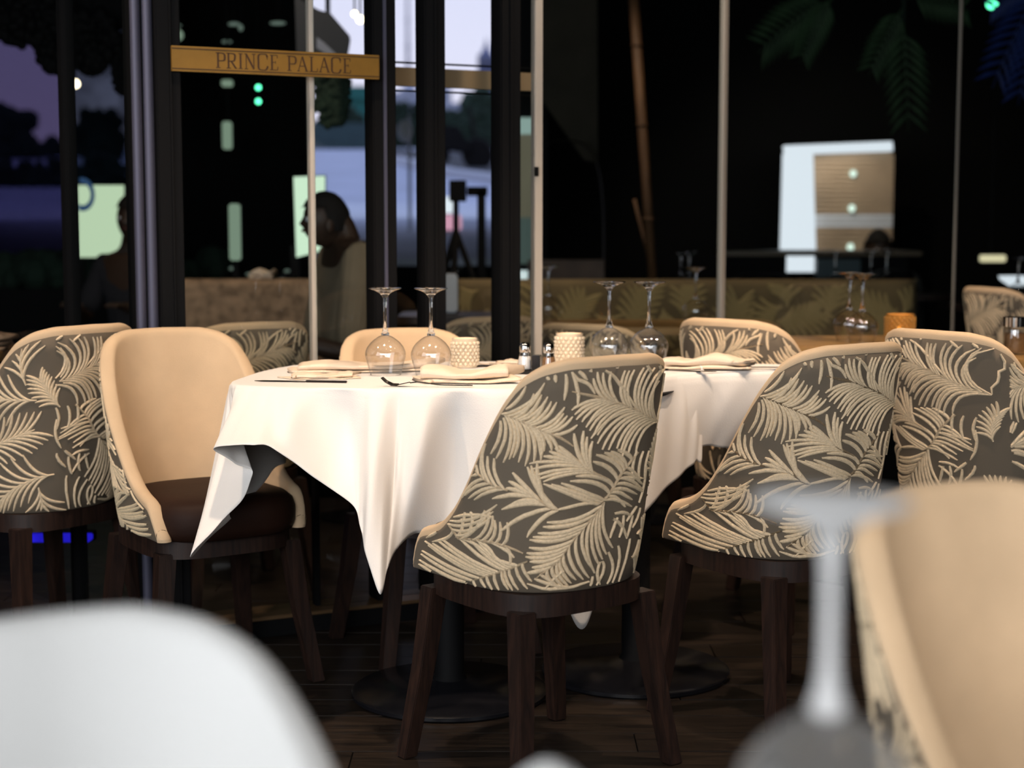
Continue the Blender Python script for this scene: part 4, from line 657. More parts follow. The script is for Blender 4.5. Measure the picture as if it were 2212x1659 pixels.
def bead_holder(lab, x, y, z, r=.0335, h=.076, gl='bead', rows=7, nb=17):
    t = thing('candle_holder', lab, 'candle holder', (x, y, z), 0, 'beaded glass candle holders')
    MB().lathe([(r * .3, .0), (r * .93, .001), (r * .96, .006), (r * .96, h - .006), (r, h - .003), (r, h), (r - .0035, h), (r - .0055, h - .006), (r - .0055, .007), (.001, .006)], 36).build('glass_cup', M[gl], t, smooth=True)
    b = MB()
    for k in range(rows):
        zb = .006 + (h - .014) * (k + .5) / rows
        for i in range(nb): a = 2 * PI * (i + .5 * (k % 2)) / nb; b.ball((r * math.cos(a), r * math.sin(a), zb), .0052, 8, 6)
    tag(b.build('bead', M[gl], t, smooth='all'), kind='stuff')
    MB().lathe([(.001, .0), (.019, .0), (.019, .012), (.001, .0122)], 20).build('tea_light', M['napkin'], t, smooth=True, loc=(0, 0, .0063))
    l = bpy.data.lights.new('tea_light_flame', 'POINT'); l.energy = .12; l.color = (1, .62, .3); l.shadow_soft_size = .006
    lo = bpy.data.objects.new('tea_light_flame', l); col.objects.link(lo); lo.location = (x, y, z + .035)
    return t
bead_holder('cream beaded glass candle holder behind the second upturned glass', gx(1004, 4.18), 4.18, TZ)
bead_holder('cream beaded glass candle holder behind the pepper shaker', gx(1230, 4.30), 4.30, TZ, .0365, .080)
bead_holder('amber beaded glass candle holder on the table behind the right chair', gx(1944, 5.22), 5.22, .752, .046, .078, 'amberbead')

def shaker(lab, x, y, z, fillm):
    t = thing('shaker', lab, 'shaker', (x, y, z), 0, 'salt and pepper in a black stand')
    MB().lathe([(.001, .0), (.0165, .0), (.0185, .003), (.0185, .010), (.0175, .022), (.0145, .036), (.0125, .044), (.0125, .048), (.001, .048)], 28, cap=False).build('glass_body', M['thin'], t, smooth='all')
    MB().lathe([(.001, .002), (.0155, .002), (.0168, .006), (.0160, .022), (.0138, .034), (.001, .035)], 24, cap=False).build('filling', M[fillm], t, smooth='all')
    MB().lathe([(.0135, .044), (.0138, .046), (.0138, .058), (.0125, .064), (.0085, .068), (.001, .069)], 28).build('metal_cap', M['steel'], t, smooth=True)
    h = MB()
    for k in range(6): h.lathe([(.0, .0), (.0009, .0), (.0009, .0004)], 6, (.004 * math.cos(k), .004 * math.sin(k), .0686))
    h.build('hole', M['black'], t); return t
sy = 4.02
shaker('salt shaker with white filling and steel cap, left in the black stand', gx(1134, sy), sy, TZ + .0085, 'salt')
shaker('pepper shaker with brown filling and steel cap, right in the black stand', gx(1185, sy), sy - .02, TZ + .0085, 'pepper')
st = thing('shaker_stand', 'black stand holding the salt and pepper shakers', 'stand', (gx(1160, sy), sy - .005, TZ), -.2)
MB().box((-.062, -.028, 0), (.062, .028, .008)).build('base', M['blackgloss'], st, bevel=.003)
MB().box((-.0105, -.016, .008), (.0105, .016, .046)).build('centre_block', M['blackgloss'], st, bevel=.002)

def folded_napkin(name, lab, x, y, z, rz, L, Wd, layers=3, roll=.0, seed=0, lift=.012, m='napkin', curl_end=0):
    """a cloth folded to a strip: layered sheets, soft bulging edges, one rolled side"""
    r = random.Random(seed); t = thing(name, lab, 'napkin', (x, y, z), rz, 'cream cloth napkins on the white tables')
    for k in range(layers):
        n, mm_ = 26, 12; G = []; l2 = L * (1 - .09 * k); ph = r.uniform(0, 6); th = lift * (.3 if k == 0 else .7 / max(1, layers - 1)); z00 = 0 if k == 0 else lift * .3 * .92 + (k - 1) * th * .9
        for i in range(n + 1):
            u = i / n * 2 - 1; row = []
            for j in range(mm_ * 2 + 1):
                a = j / (mm_ * 2) * 2 * PI - PI / 2
                # closed flattened loop in the cross direction
                w_ = Wd / 2 * (1 - .12 * k) * (1 - .05 * math.sin(3 * u + ph)); v = math.sin(a) if abs(math.sin(a)) < 1 else math.sin(a)
                yy = w_ * math.copysign(abs(v) ** .7, v); hz = th * (.5 + .5 * math.copysign(abs(math.cos(a)) ** .5, math.cos(a)))
                fold = .0022 * math.sin(4 * u + 3 * v + ph) * (k + .4) + .0008 * math.sin(11 * u - 3 * v + ph)
                z_ = z00 + hz * (1 + .35 * math.sin(4 * u + ph)) + max(0, fold) * (1 if math.cos(a) > -.2 else .3) + roll * max(0, u) ** 3
                sh = r.uniform(-.0004, .0004)
                row.append((u * l2 / 2 + .010 * math.sin(2.5 * v + ph) * (abs(u) > .8) + .012 * (k - 1) + (.02 * v if k else -.01 * v), yy + sh + .004 * math.sin(4 * u + ph), max(z_, 0)))
            G.append(row)
        mb = MB().grid(G); w1 = mm_ * 2 + 1; mb.f += [tuple(range(w1)), tuple(range(n * w1, (n + 1) * w1))[::-1]]
        mb.build('folded_layer', M[m], t, smooth='all', fix=True)
    return t
folded_napkin('napkin', 'crumpled cream napkin under the leftmost upturned glass', gx(800, 4.1), 4.09, TZ, .10, .38, .12, 2, .006, 2, .020)
folded_napkin('napkin', 'thick folded cream napkin lying over the fork handle, left of the centre chair', gx(1015, 3.82), 3.82, TZ, .02, .225, .13, 2, .004, 5, .030)
folded_napkin('napkin', 'folded cream napkin on the right end of the table', gx(1535, 4.16), 4.155, TZ, -.06, .215, .09, 2, .0, 8, .030)
folded_napkin('napkin', 'small glimpse of a cream napkin behind the salt shaker', gx(1105, 4.26), 4.26, TZ, .3, .10, .06, 2, .0, 9, .010)
folded_napkin('napkin', 'thin cream napkin beside the dark knife at the left table end', gx(700, 3.9), 3.90, TZ, .25, .16, .08, 2, .0, 12, .010)

def fork(lab, x, y, z, rz):
    t = thing('fork', lab, 'fork', (x, y, z), rz, 'dark metal cutlery')
    MB().grid([[(u, v * (.0035 + .0018 * max(0, u - .09) / .08), .004 + .006 * math.exp(-((u - .02) / .03) ** 2) + h) for v, h in ((-1, 0), (-.5, .0016), (.5, .0016), (1, 0), (0, -.001), (-1, 0))] for u in np.linspace(.0, .145, 22)]).build('handle', M['cutlery'], t, smooth='all', fix=True)
    MB().grid([[(u, v * (.004 + .009 * math.sin(min(1, -u / .022) * PI / 2)), .010 - .007 * min(1, -u / .03) + h) for v, h in ((-1, 0), (0, .0012), (1, 0), (0, -.0012), (-1, 0))] for u in np.linspace(.0, -.03, 10)]).build('neck', M['cutlery'], t, smooth='all', fix=True)
    for k in range(4):
        yy = -.0105 + .007 * k
        MB().tube([(-.028, yy, .0035), (-.042, yy, .004), (-.056, yy, .011), (-.066, yy, .020)], [.0023, .0022, .0019, .0010], 6).build('tine', M['cutlery'], t, smooth='all')
    return t
def knife(lab, x, y, z, rz):
    t = thing('knife', lab, 'knife', (x, y, z), rz, 'dark metal cutlery')
    MB().box((-.12, -.005, 0), (-.02, .005, .005)).build('handle', M['cutlery'], t, bevel=.0015)
    o = [(-.02, -.005), (.04, -.009), (.085, -.008), (.105, .002), (.09, .006), (-.02, .005)]
    MB().hexa([(a_, b_, .001) for a_, b_ in o], [(a_, b_, .0026) for a_, b_ in o]).build('blade', M['cutlery'], t); return t
fork('dark fork with raised tines on the white cloth in front of the left glasses', gx(885, 3.70), 3.70, TZ, -.13)
knife('dark knife lying left of the crumpled napkin', gx(640, 3.79), 3.80, TZ, PI - .16)
knife('dark knife showing at the right end of the table past the folded napkin', gx(1615, 4.14), 4.17, TZ, -.05)
knife('dark knife behind the salt shaker', gx(1098, 4.2), 4.2, TZ, .1)
knife('dark knife tip under the napkin right of the centre chair', gx(1460, 4.1), 4.085, TZ, -.4)

# ---- table on the right with the amber pair
table('side_table', 'bare ochre wooden table behind the right chair carrying the amber glinting glasses', rrect(1.15, 5.14, .32, .23, .04), .75, (1.15, 5.14), 'ochre', group='bare ochre wooden tables')
table('side_table', 'bare ochre wooden table hidden behind the right hand chairs under the ribbed jar', rrect(1.65, 4.60, .27, .23, .0), .75, (1.65, 4.60), 'ochre', .2, group='bare ochre wooden tables')
table('side_table', 'ochre wooden table just showing beyond the far-left chair', rrect(-1.82, 4.85, .30, .26, .2), .75, (-1.82, 4.85), 'ochre', .2, group='bare ochre wooden tables')
table('side_table', 'small ochre table in front of the patterned bench behind the glass', rrect(.52, 6.15, .48, .24, 0), .74, (.52, 6.15), 'ochre', .2, group='bare ochre wooden tables')
table('far_table', 'long dark table beyond the patterned bench under the far glasses', rrect(1.48, 8.45, .78, .2, 0), .75, (1.48, 8.45), 'legwood', .2, basem='black')
table('far_table', 'dark table at the far right carrying the faint glass at the picture edge', rrect(2.28, 7.35, .26, .22, 0), .75, (2.28, 7.35), 'legwood', .2, basem='black')
table('far_table', 'dark table beyond the narrow black uprights under the white box', rrect(-.22, 6.60, .24, .2, 0), .75, (-.22, 6.60), 'legwood', .17, basem='black')
table('near_table', 'small white topped table below the picture carrying the large blurred glass', rrect(.16, .70, .32, .26, 0), .75, (.16, .70), 'white', .2)
o = MB().grid([[(.16 + .30 * math.cos(a_) * f, .70 + .24 * math.sin(a_) * f, .7505 + .0004 * (f < 1)) for f in (0.01, .5, 1)] for a_ in np.linspace(0, 2 * PI, 41)[:-1]], True).build('table_mat', M['white'], smooth='all', fix=True)
s_ = o.modifiers.new('thickness', 'SOLIDIFY'); s_.thickness = .001; tag(o, 'round white mat on the small near table under the large blurred glass', 'mat')
cst = MB().lathe([(.001, 0), (.052, 0), (.052, .0105), (.001, .0105)], 40).build('coaster', M['white'], loc=(.176, .87, .7522), smooth=True); tag(cst, 'thick white coaster under the large blurred glass', 'coaster')
# napkin folded to a cone on the near table
cn = thing('napkin', 'white napkin folded into a rounded cone at the bottom edge of the picture', 'napkin', (at(1182, 1640, .86).x, .86, .7515), .3)
MB().grid([[((.055 * (1 - t_) ** .55 + .0) * (1 + .1 * math.sin(5 * a_)) * math.cos(a_), .040 * (1 - t_) ** .55 * (1 + .1 * math.sin(5 * a_)) * math.sin(a_), .088 * t_) for t_ in np.linspace(0, .995, 14)] for a_ in np.linspace(0, 2 * PI, 41)[:-1]], True).build('napkin_cone', M['white'], cn, smooth='all', fix=True)
MB().grid([[((.0565 * (1 - t_) ** .55) * math.cos(a_), .0415 * (1 - t_) ** .55 * math.sin(a_), .088 * t_ * .7) for t_ in np.linspace(0, .9, 10)] for a_ in np.linspace(-.6, 2.2, 21)]).build('napkin_flap', M['white'], cn, smooth='all', fix=True)
# ribbed jar
jr = thing('sugar_jar', 'glass jar with ribbed steel lid at the right picture edge', 'jar', (at(2193, 700, 4.62).x, 4.62, .7505))
MB().lathe([(.001, 0), (.030, 0), (.033, .004), (.033, .070), (.030, .078), (.0275, .078), (.0295, .070), (.0295, .006), (.001, .005)], 32, cap=False).build('glass_body', M['thin'], jr, smooth='all')
MB().lathe([(.001, .006), (.029, .006), (.029, .060), (.001, .062)], 28).build('filling', M['pepper'], jr, smooth=True)
m = MB(); n = 40
rr = [(.034 + .0016 * (k % 2)) for k in range(n)]
m.hexa([(rr[k] * math.cos(2 * PI * k / n), rr[k] * math.sin(2 * PI * k / n), .079) for k in range(n)], [(rr[k] * math.cos(2 * PI * k / n), rr[k] * math.sin(2 * PI * k / n), .106) for k in range(n)]).build('ribbed_lid', M['steel'], jr)
# tan napkin on the far-left table
folded_napkin('napkin', 'tan lit napkin on the ochre table at the far left', -1.42 - .17, 4.78, .7505, .2, .2, .12, 3, .0, 21, .045, 'tan')

# ================================================================== BENCHES BEHIND THE GLASS
def bench(lab, loc, rz, L, h, m, pm=None, seed=1, r=.1, back_t=.11):
    t = thing('banquette', lab, 'bench', loc, rz)
    def S(a, z, off=0):   # front face of the backrest, rounded at its ends
        e = L / 2 - abs(a)
        y = 0 if e > r else r - math.sqrt(max(0, r * r - (r - max(e, 0)) ** 2))
        return (a, y + off * (1 if True else 0) + .05 * (z - .45), z)
    G = []
    for a in np.linspace(-L / 2, L / 2, 61):
        G.append([S(a, z) for z in np.linspace(.44, h - .03, 8)] + [(S(a, h)[0], S(a, h)[1] + .012, h - .008), (a, S(a, h)[1] + .035, h), (a, back_t, h), (a, back_t + .03, h - .03), (a, back_t + .03, .44)])
    b = MB().grid(G).build('backrest', M[m], t, smooth='all', fix=True)
    if pm:
        keep = lambda a, z: abs(a) < L / 2 - .03 and .46 < z < h - .02
        P = fill([], -L / 2, L / 2, .5, h, keep, seed, .03, 10, .24)
        tag(ribbons(P, S, .0085, .004).build('palm_pattern', M[pm], b, smooth='all'), kind='stuff')
    MB().box((-L / 2, -.48, .30), (L / 2, .04, .45)).build('seat', M[m], t, bevel=.02); MB().box((-L / 2 + .03, -.42, 0), (L / 2 - .03, .1, .30)).build('plinth', M['black'], t)
    return t
bench('long palm patterned bench behind the dark glass', (.78, 7.22, 0), 0, 2.1, .865, 'banq', 'banqpile')
bench('speckled tan bench behind the clear panes at the left', (-1.02, 7.0, 0), .03, .86, .875, 'tan', None, r=.03)
# cushions and small glints on the tan bench
folded_napkin('napkin', 'bright crumpled napkin on the tan bench back', at(565, 576, 7.05).x, 7.10, .876, .1, .10, .08, 2, 0, 31, .035, 'napkin')

# ================================================================== FAR ROOM BEHIND THE DARK GLASS (right)
YN = 11.5
def lit_niche():
    t = thing('lit_niche', 'white lit niche frame around a slatted wood panel, seen through the dark glass', 'niche', (0, 0, 0))
    fr = [(1690, 314), (1930, 304), (1930, 327), (1758, 334)]
    def quad(pts, d0, d1, nm, m, par=t):
        b = [at(x, y, d0) for x, y in pts]; q = [p + Vector((0, d1 - d0, 0)) for p in b]
        return MB().hexa(b, q).build(nm, m, par, bevel=.004)
    quad([(1696, 314), (1928, 305), (1930, 326), (1700, 334)], YN, YN + .12, 'frame', M['whitelit'])
    quad([(1696, 330), (1757, 328), (1763, 546), (1690, 546)], YN, YN + .12, 'frame', M['whitelit'])
    quad([(1775, 360), (1900, 360), (1900, 500), (1775, 500)], YN + .145, 12.397, 'mounting_box', M['black'])
    pan = quad([(1756, 330), (1926, 324), (1926, 552), (1762, 552)], YN + .10, YN + .14, 'back_panel', M['slat'])
    a, b = at(1757, 332, YN + .08), at(1926, 552, YN + .08); n = 22; H_ = a.z - b.z
    me = None
    for k in range(n):
        z = a.z - (k + .5) * H_ / n; mm = M['whitebox'] if 12.2 < k < 15.6 else M['slat']
        MB().box((a.x, YN + .07, z - H_ / n * .40), (b.x, YN + .10, z + H_ / n * .40)).build('slat', mm, t, bevel=.002)
    for px, py in ((1843, 375), (1840, 450), (1837, 534)):
        c = at(px, py, YN + .04); MB().ball(tuple(c), .024, 12, 8, (1, .5, 1.1)).build('lamp', M['palegreen2'], t, smooth='all')
    return t
M['palegreen2'] = emit('niche_lamp', (.80, 1, .86), 1.3)
M['slat'].node_tree.nodes['Principled BSDF'].inputs['Roughness'].default_value = .7
lit_niche()
l = area('niche_light', tuple(at(1800, 290, YN - .5)), tuple(at(1840, 480, YN + .1)), .5, .2, 5, (1, .93, .84))
ct = thing('bar_counter', 'long bar counter with a pale front opening below the lit niche', 'counter', (0, 0, 0))
a, b = at(1560, 541, 9.6), at(1992, 553, 9.6)
MB().box((a.x, 9.6, b.z), (b.x, 10.1, b.z + .028)).build('counter_top', M['counter'], ct, bevel=.004)
MB().box((at(1765, 560, 9.7).x, 9.72, 0), (b.x - .05, 9.78, b.z)).build('front_panel', M['black'], ct)
MB().box((at(1560, 560, 9.7).x, 9.72, 0), (at(1700, 560, 9.7).x, 9.78, b.z)).build('front_panel', M['black'], ct)
MB().box((at(1700, 560, 9.8).x, 9.80, at(1700, 588, 9.8).z), (at(1762, 560, 9.8).x, 9.86, at(1700, 553, 9.8).z)).build('lit_opening', M['whitelit'], ct)
MB().box((at(1765, 560, 9.65).x, 9.66, at(1765, 600, 9.65).z), (at(1860, 560, 9.65).x, 9.70, at(1765, 560, 9.65).z)).build('glass_front', mat('pale_counter_front', (.05, .085, .10), .3), ct)
def lounge(lab, px0, px1, py, d, m):
    x0, x1 = at(px0, py, d).x, at(px1, py, d).x; z = at(px0, py, d).z
    t = thing('lounge_seat', lab, 'seat', ((x0 + x1) / 2, d, 0)); h = (x1 - x0) / 2
    MB().grid([[(h * math.copysign(abs(math.cos(q)) ** .4, math.cos(q)), y, z * .55 + z * .45 * math.sin(q) ** .5) for y in (0, .02, .1, .12)] for q in np.linspace(0.0, PI, 25)]).box((-h, 0, .3), (h, .12, z * .56)).build('backrest', m, t, smooth=True)
    MB().box((-h, -.45, .28), (h, .02, .44)).build('seat', m, t, bevel=.02); MB().box((-h + .03, -.4, 0), (h - .03, .1, .28)).build('plinth', M['black'], t); return t
M['seatgrey'] = mat('grey_seat', (.13, .13, .12), .9, var=.2)
lounge('grey rounded seat back below the seated head', 1880, 1998, 583, 8.9, M['seatgrey'])
lounge('dark brown seat back below the bar counter', 1565, 1760, 592, 9.15, M['leather'])
# strip lights and white lamp dish at the right
def lamp_box(name, lab, px0, py0, px1, py1, d, m, cat='lamp', t=.05, held=None):
    a, b = at(px0, py1, d), at(px1, py0, d); r = thing(name, lab, cat, ((a.x + b.x) / 2, d, a.z)); hx = (b.x - a.x) / 2
    MB().box((-hx, 0, 0), (hx, t, b.z - a.z)).build('light_panel', M[m] if isinstance(m, str) else m, r, bevel=min(hx, (b.z - a.z) / 2) * .3); MB().box((-hx * 1.02, t, -.004), (hx * 1.02, t + .03, b.z - a.z + .004)).build('housing', M['black'], r)
    if held == 'floor': MB().box((-.012, t * .4, -a.z), (.012, t * .4 + .02, .002)).build('column', M['black'], r); MB().lathe([(.001, 0), (.09, 0), (.09, .012), (.001, .014)], 20, (0, t * .4, -a.z)).build('base', M['black'], r)
    if held == 'ceiling': MB().box((-.004, t + .01, b.z - a.z), (.004, t + .018, 3.0 - a.z)).build('hanger', M['black'], r)
    return r
lamp_box('strip_light', 'short yellowish strip light right of the thin pane edge', 2120, 551, 2174, 566, 9.8, 'barlamp', held='ceiling')
dl = thing('dish_lamp', 'white glowing dish at the right picture edge above the far chair', 'lamp', tuple(at(2196, 618, 9.0)))
MB().lathe([(.001, .0), (.04, .0), (.09, .035), (.10, .055), (.001, .055)], 28).build('dish', M['whitelit'], dl, smooth=True); MB().lathe([(.03, -at(2196, 618, 9.0).z), (.03, 0)], 12).build('column', M['black'], dl, smooth=True)
# diagonal bamboo pole and dark canvas
pl = thing('bamboo_pole', 'leaning brown bamboo pole behind the dark glass', 'pole', tuple(at(1412, 600, 7.9)))
q0 = at(1412, 640, 7.9); q1 = at(1366, -40, 7.9); base = at(1412, 600, 7.9)
MB().tube([q0 - base, (q0 * .6 + q1 * .4) - base, q1 - base], [.022, .024, .026], 10).build('pole_shaft', M['pole'], pl, smooth='all')
for f in (.25, .55, .8): c = q0 * (1 - f) + q1 * f - base; MB().tube([c - Vector((0, 0, .006)), c + Vector((0, 0, .006))], .029, 10).build('node', M['pole'], pl, smooth='all')
q2, q3 = at(1408, 585, 7.95), at(1370, 430, 7.95); MB().tube([q2 - base, q3 - base], .009, 8).build('prop', M['pole'], pl, smooth='all')
cv = thing('hanging_canvas', 'dark hanging canvas with a slanting lower edge left of the bamboo pole', 'canvas', tuple(at(1230, 200, 8.6)))
pp = [at(x, y, 8.6) - at(1230, 200, 8.6) for x, y in ((1170, -20), (1290, -20), (1292, 352), (1262, 345), (1170, 215))]
MB().hexa(pp, [p + Vector((0, .015, 0)) for p in pp]).build('canvas_sheet', M['canvas'], cv)
cs = thing('dark_sofa', 'dark rounded sofa back standing beyond the bench left of the bamboo pole', 'sofa', (at(1225, 380, 8.4).x, 8.5, 0))
zt = at(1225, 300, 8.4).z; MB().grid([[(.2 * math.copysign(abs(math.cos(q)) ** .6, math.cos(q)), y, .9 + (zt - .9) * math.sin(q) ** .6) for y in (0, .02, .12, .14)] for q in np.linspace(0, PI, 21)]).box((-.2, 0, .3), (.2, .14, .92)).build('backrest', M['leather'], cs, smooth=True)
MB().box((-.2, -.4, 0), (.2, .1, .45)).build('seat', M['leather'], cs, bevel=.02)

hd = thing('canopy_valance', 'black canopy edge across the top of the smoked panes at the far left', 'canopy', tuple(at(-60, 60, 7.9)))
MB().box((-.9, 0, 0), ((at(290, 60, 7.9) - at(-60, 60, 7.9)).x, .1, 3.0 - at(0, 60, 7.9).z)).build('valance', M['black'], hd)
# ---- palms
def leaf_frond(parent, base, direction, ln, n, m, droop=.35, w_=.012):
    d = Vector(direction).normalized(); side = d.cross(Vector((0, 1, .15))).normalized()
    pts = [Vector(base) + d * ln * t - Vector((0, 0, droop * ln * t * t)) for t in np.linspace(0, 1, 9)]
    stem = MB().tube(pts, [.006 - .0005 * i for i in range(9)], 5).build('frond', m, parent, smooth='all')
    for i in range(n):
        f = .15 + .8 * i / n; p = Vector(base) + d * ln * f - Vector((0, 0, droop * ln * f * f)); l = ln * .42 * (1 - .5 * abs(f - .4))
        for s in (-1, 1):
            v = (d * .6 + side * s - Vector((0, 0, .3))).normalized(); q = v.cross(Vector((0, 1, 0))).normalized() * w_
            a_, b_, c_ = p, p + v * l * .5, p + v * l - Vector((0, 0, .12 * l))
            MB().add([a_ - q * .3, a_ + q * .3, b_ + q, c_, b_ - q, b_ + Vector((0, -.006, 0))], [(0, 1, 5), (1, 2, 5), (2, 3, 5), (3, 4, 5), (4, 0, 5)]).build('leaflet', m, stem)
def palm(lab, loc, fr, m, n=9, trunk=False):
    t = thing('hanging_palm', lab, 'palm', loc)
    MB().tube([(0, 0, min(f_[0][2] for f_ in fr)), (0, 0, 3.0)], .01, 6).build('stem', M['leafdark'], t, smooth='all')
    if trunk:
        MB().tube([(0, 0, 0), (.02, 0, .9), (0, 0, 1.9)], [.05, .04, .03], 8).build('stem', M['leafdark'], t, smooth='all')
        MB().lathe([(.001, 0), (.15, 0), (.2, .35), (.18, .35), (.17, .3), (.001, .3)], 20).build('pot', M['black'], t, smooth=True)
    for b_, d_, l_ in fr: leaf_frond(t, b_, d_, l_, n, m)
    return t
b = at(1950, 100, 8.6)
palm('dark green palm with hanging fronds at the top right behind the glass', (b.x, 8.6, 0), [((0, 0, b.z + .12), (.1, 0, -1), .42), ((0, 0, b.z + .2), (-.4, .1, -.6), .3), ((.02, 0, b.z + .25), (.7, .1, .1), .35)], M['leafgreen'])
b = at(1790, 40, 8.9)
palm('single broad dark green leaf fan near the top right behind the glass', (b.x + .3, 8.9, 0), [((-.28, 0, b.z + .1), (-1, .1, -.35), .42), ((-.28, 0, b.z + .12), (-.6, .1, -.9), .3)], M['leafgreen'], 11)
b = at(2225, 20, 8.0)
palm('blue lit palm fronds in the top right corner', (b.x + .05, 8.0, 0), [((0, 0, b.z + .1), (-.5, .1, -.8), .4), ((0, 0, b.z), (-.25, .1, -1), .35), ((0, 0, b.z + .12), (-1, .1, -.2), .25)], M['leafblue'])

# ---- people
def person(lab, loc, rz, joints, skin='skin', hair='hair', shirt='shirt', head_r=.095, bald=False, look=0):
    """one continuous skinned body; joints from pelvis up, local frame facing +Y"""
    t = thing('person', lab, 'person', loc, rz)
    J = {k: Vector(v) for k, v in joints.items()}
    V = []; Rr = []; Ed = []; idx = {}
    def v(name, p, r): idx[name] = len(V); V.append(p); Rr.append(r)
    v('pelvis', J['pelvis'], (.15, .12)); v('waist', J['pelvis'].lerp(J['chest'], .45), (.135, .105)); v('chest', J['chest'], (.16, .115)); v('neckb', J['neck'], (.062, .062)); v('neckt', J['neck'] + Vector((0, .01, .09)), (.055, .055)); v('skull', J['head'] - Vector((0, 0, .02)), (.07, .075))
    Ed += [('pelvis', 'waist'), ('waist', 'chest'), ('chest', 'neckb'), ('neckb', 'neckt'), ('neckt', 'skull')]
    for s, k in ((-1, 'l'), (1, 'r')):
        v('sh' + k, J['chest'] + Vector((s * .17, 0, .07)), (.065, .065)); v('el' + k, J['el' + k], (.045, .045)); v('wr' + k, J['wr' + k], (.028, .032)); hd = (J['wr' + k] - J['el' + k]).normalized()
        v('pa' + k, J['wr' + k] + hd * .07, (.036, .018)); Ed += [('chest', 'sh' + k), ('sh' + k, 'el' + k), ('el' + k, 'wr' + k), ('wr' + k, 'pa' + k)]
        up = Vector((0, 0, 1)); sd = hd.cross(up).normalized()
        for f in range(4):
            b_ = J['wr' + k] + hd * .085 + sd * (.026 - .0175 * f); ln = (.062, .072, .068, .052)[f]
            v('f%s%d' % (k, f), b_, (.010, .010)); v('g%s%d' % (k, f), b_ + hd * ln * .5 - up * .006, (.009, .009)); v('h%s%d' % (k, f), b_ + hd * ln - up * .022, (.007, .007)); Ed += [('pa' + k, 'f%s%d' % (k, f)), ('f%s%d' % (k, f), 'g%s%d' % (k, f)), ('g%s%d' % (k, f), 'h%s%d' % (k, f))]
        b_ = J['wr' + k] + hd * .03; v('t1' + k, b_ + sd * .035 * (-s), (.012, .012)); v('t2' + k, b_ + sd * .055 * (-s) + hd * .035, (.009, .009)); Ed += [('wr' + k, 't1' + k), ('t1' + k, 't2' + k)]
        v('hip' + k, J['pelvis'] + Vector((s * .09, .02, -.02)), (.09, .085)); v('kn' + k, J['kn' + k], (.06, .06)); v('an' + k, J['an' + k], (.042, .042)); v('to' + k, J['an' + k] + Vector((0, .16, -.045)), (.04, .025)); Ed += [('pelvis', 'hip' + k), ('hip' + k, 'kn' + k), ('kn' + k, 'an' + k), ('an' + k, 'to' + k)]
    me = bpy.data.meshes.new('body'); me.from_pydata([tuple(p) for p in V], [(idx[a_], idx[b_]) for a_, b_ in Ed], []); me.materials.append(M[skin]); o = bpy.data.objects.new('body', me); col.objects.link(o); o.parent = t
    s_ = o.modifiers.new('skin', 'SKIN'); 
    for i, d_ in enumerate(me.skin_vertices[0].data): d_.radius = Rr[i]; d_.use_root = i == 0
    o.modifiers.new('sub', 'SUBSURF').render_levels = 2
    # shirt: thicker skin over torso and upper arms
    nm = ['pelvis', 'waist', 'chest', 'shl', 'ell', 'shr', 'elr']; me = bpy.data.meshes.new('shirt'); ii = {n_: i for i, n_ in enumerate(nm)}
    me.from_pydata([tuple(V[idx[n_]]) for n_ in nm], [(0, 1), (1, 2), (2, 3), (3, 4), (2, 5), (5, 6)], []); me.materials.append(M[shirt]); o = bpy.data.objects.new('shirt', me); col.objects.link(o); o.parent = t
    o.modifiers.new('skin', 'SKIN')
    for i, d_ in enumerate(me.skin_vertices[0].data): d_.radius = tuple(q * (1.16 if nm[i][:2] != 'el' else 1.35) for q in Rr[idx[nm[i]]]); d_.use_root = i == 0
    o.modifiers.new('sub', 'SUBSURF').render_levels = 2
    # head
    hd_ = MB(); c = J['head']; Rz = Matrix.Rotation(look, 3, 'Z'); G = []
    for i in range(25):
        th = PI * i / 24; row = []
        for k in range(28):
            a_ = 2 * PI * k / 28; x, y, z = math.sin(th) * math.sin(a_), math.sin(th) * math.cos(a_), math.cos(th)
            w_ = 1 - .22 * max(0, -z) ** 1.2; f = max(0, y) * math.exp(-(x / .22) ** 2)
            yy = y * (1.12 if y < 0 else 1.0) + f * (.22 * math.exp(-((z + .12) / .13) ** 2) + .07 * math.exp(-((z + .48) / .07) ** 2) + .10 * math.exp(-((z + .85) / .12) ** 2))
            yy -= .10 * math.exp(-((abs(x) - .32) / .13) ** 2 - ((z - .05) / .1) ** 2) * (y > 0)
            p = Rz @ Vector((x * .80 * w_ * head_r, yy * head_r, z * 1.25 * head_r)); row.append(c + p)
        G.append(row + [row[0]])
    h_ = MB().grid(G).build('head', M[skin], t, smooth='all', fix=True)
    for s in (-1, 1):
        p = c + Rz @ Vector((s * .80 * head_r, -.05 * head_r, -.02)); MB().ball(tuple(p), .03, 10, 8, (.35, .6, 1)).build('ear', M[skin], h_, smooth='all')
        p = c + Rz @ Vector((s * .30 * head_r, .84 * head_r, .05 * head_r)); MB().ball(tuple(p), .011, 10, 8).build('eye', M['whitebox'], h_, smooth='all')
    p = c + Rz @ Vector((0, .99 * head_r, -.48 * head_r)); MB().ball(tuple(p), .022, 10, 6, (1, .35, .28)).build('mouth', mat('lips', (.09, .03, .025), .5), h_, smooth='all')
    G = []
    for i in range(15):
        th = PI * .62 * i / 14; row = []
        for k in range(28):
            a_ = 2 * PI * k / 28; x, y, z = math.sin(th) * math.sin(a_), math.sin(th) * math.cos(a_), math.cos(th)
            if y > 0 and z < .45: z = .45; 
            q = 1.09 + .02 * math.sin(9 * a_ + 7 * th); p = Rz @ Vector((x * .82 * q * head_r, (y * 1.1 - .06) * q * head_r, z * 1.25 * q * head_r)); row.append(c + p)
        G.append(row + [row[0]])
    MB().grid(G).build('hair', M[hair], t, smooth='all', fix=True)
    return t
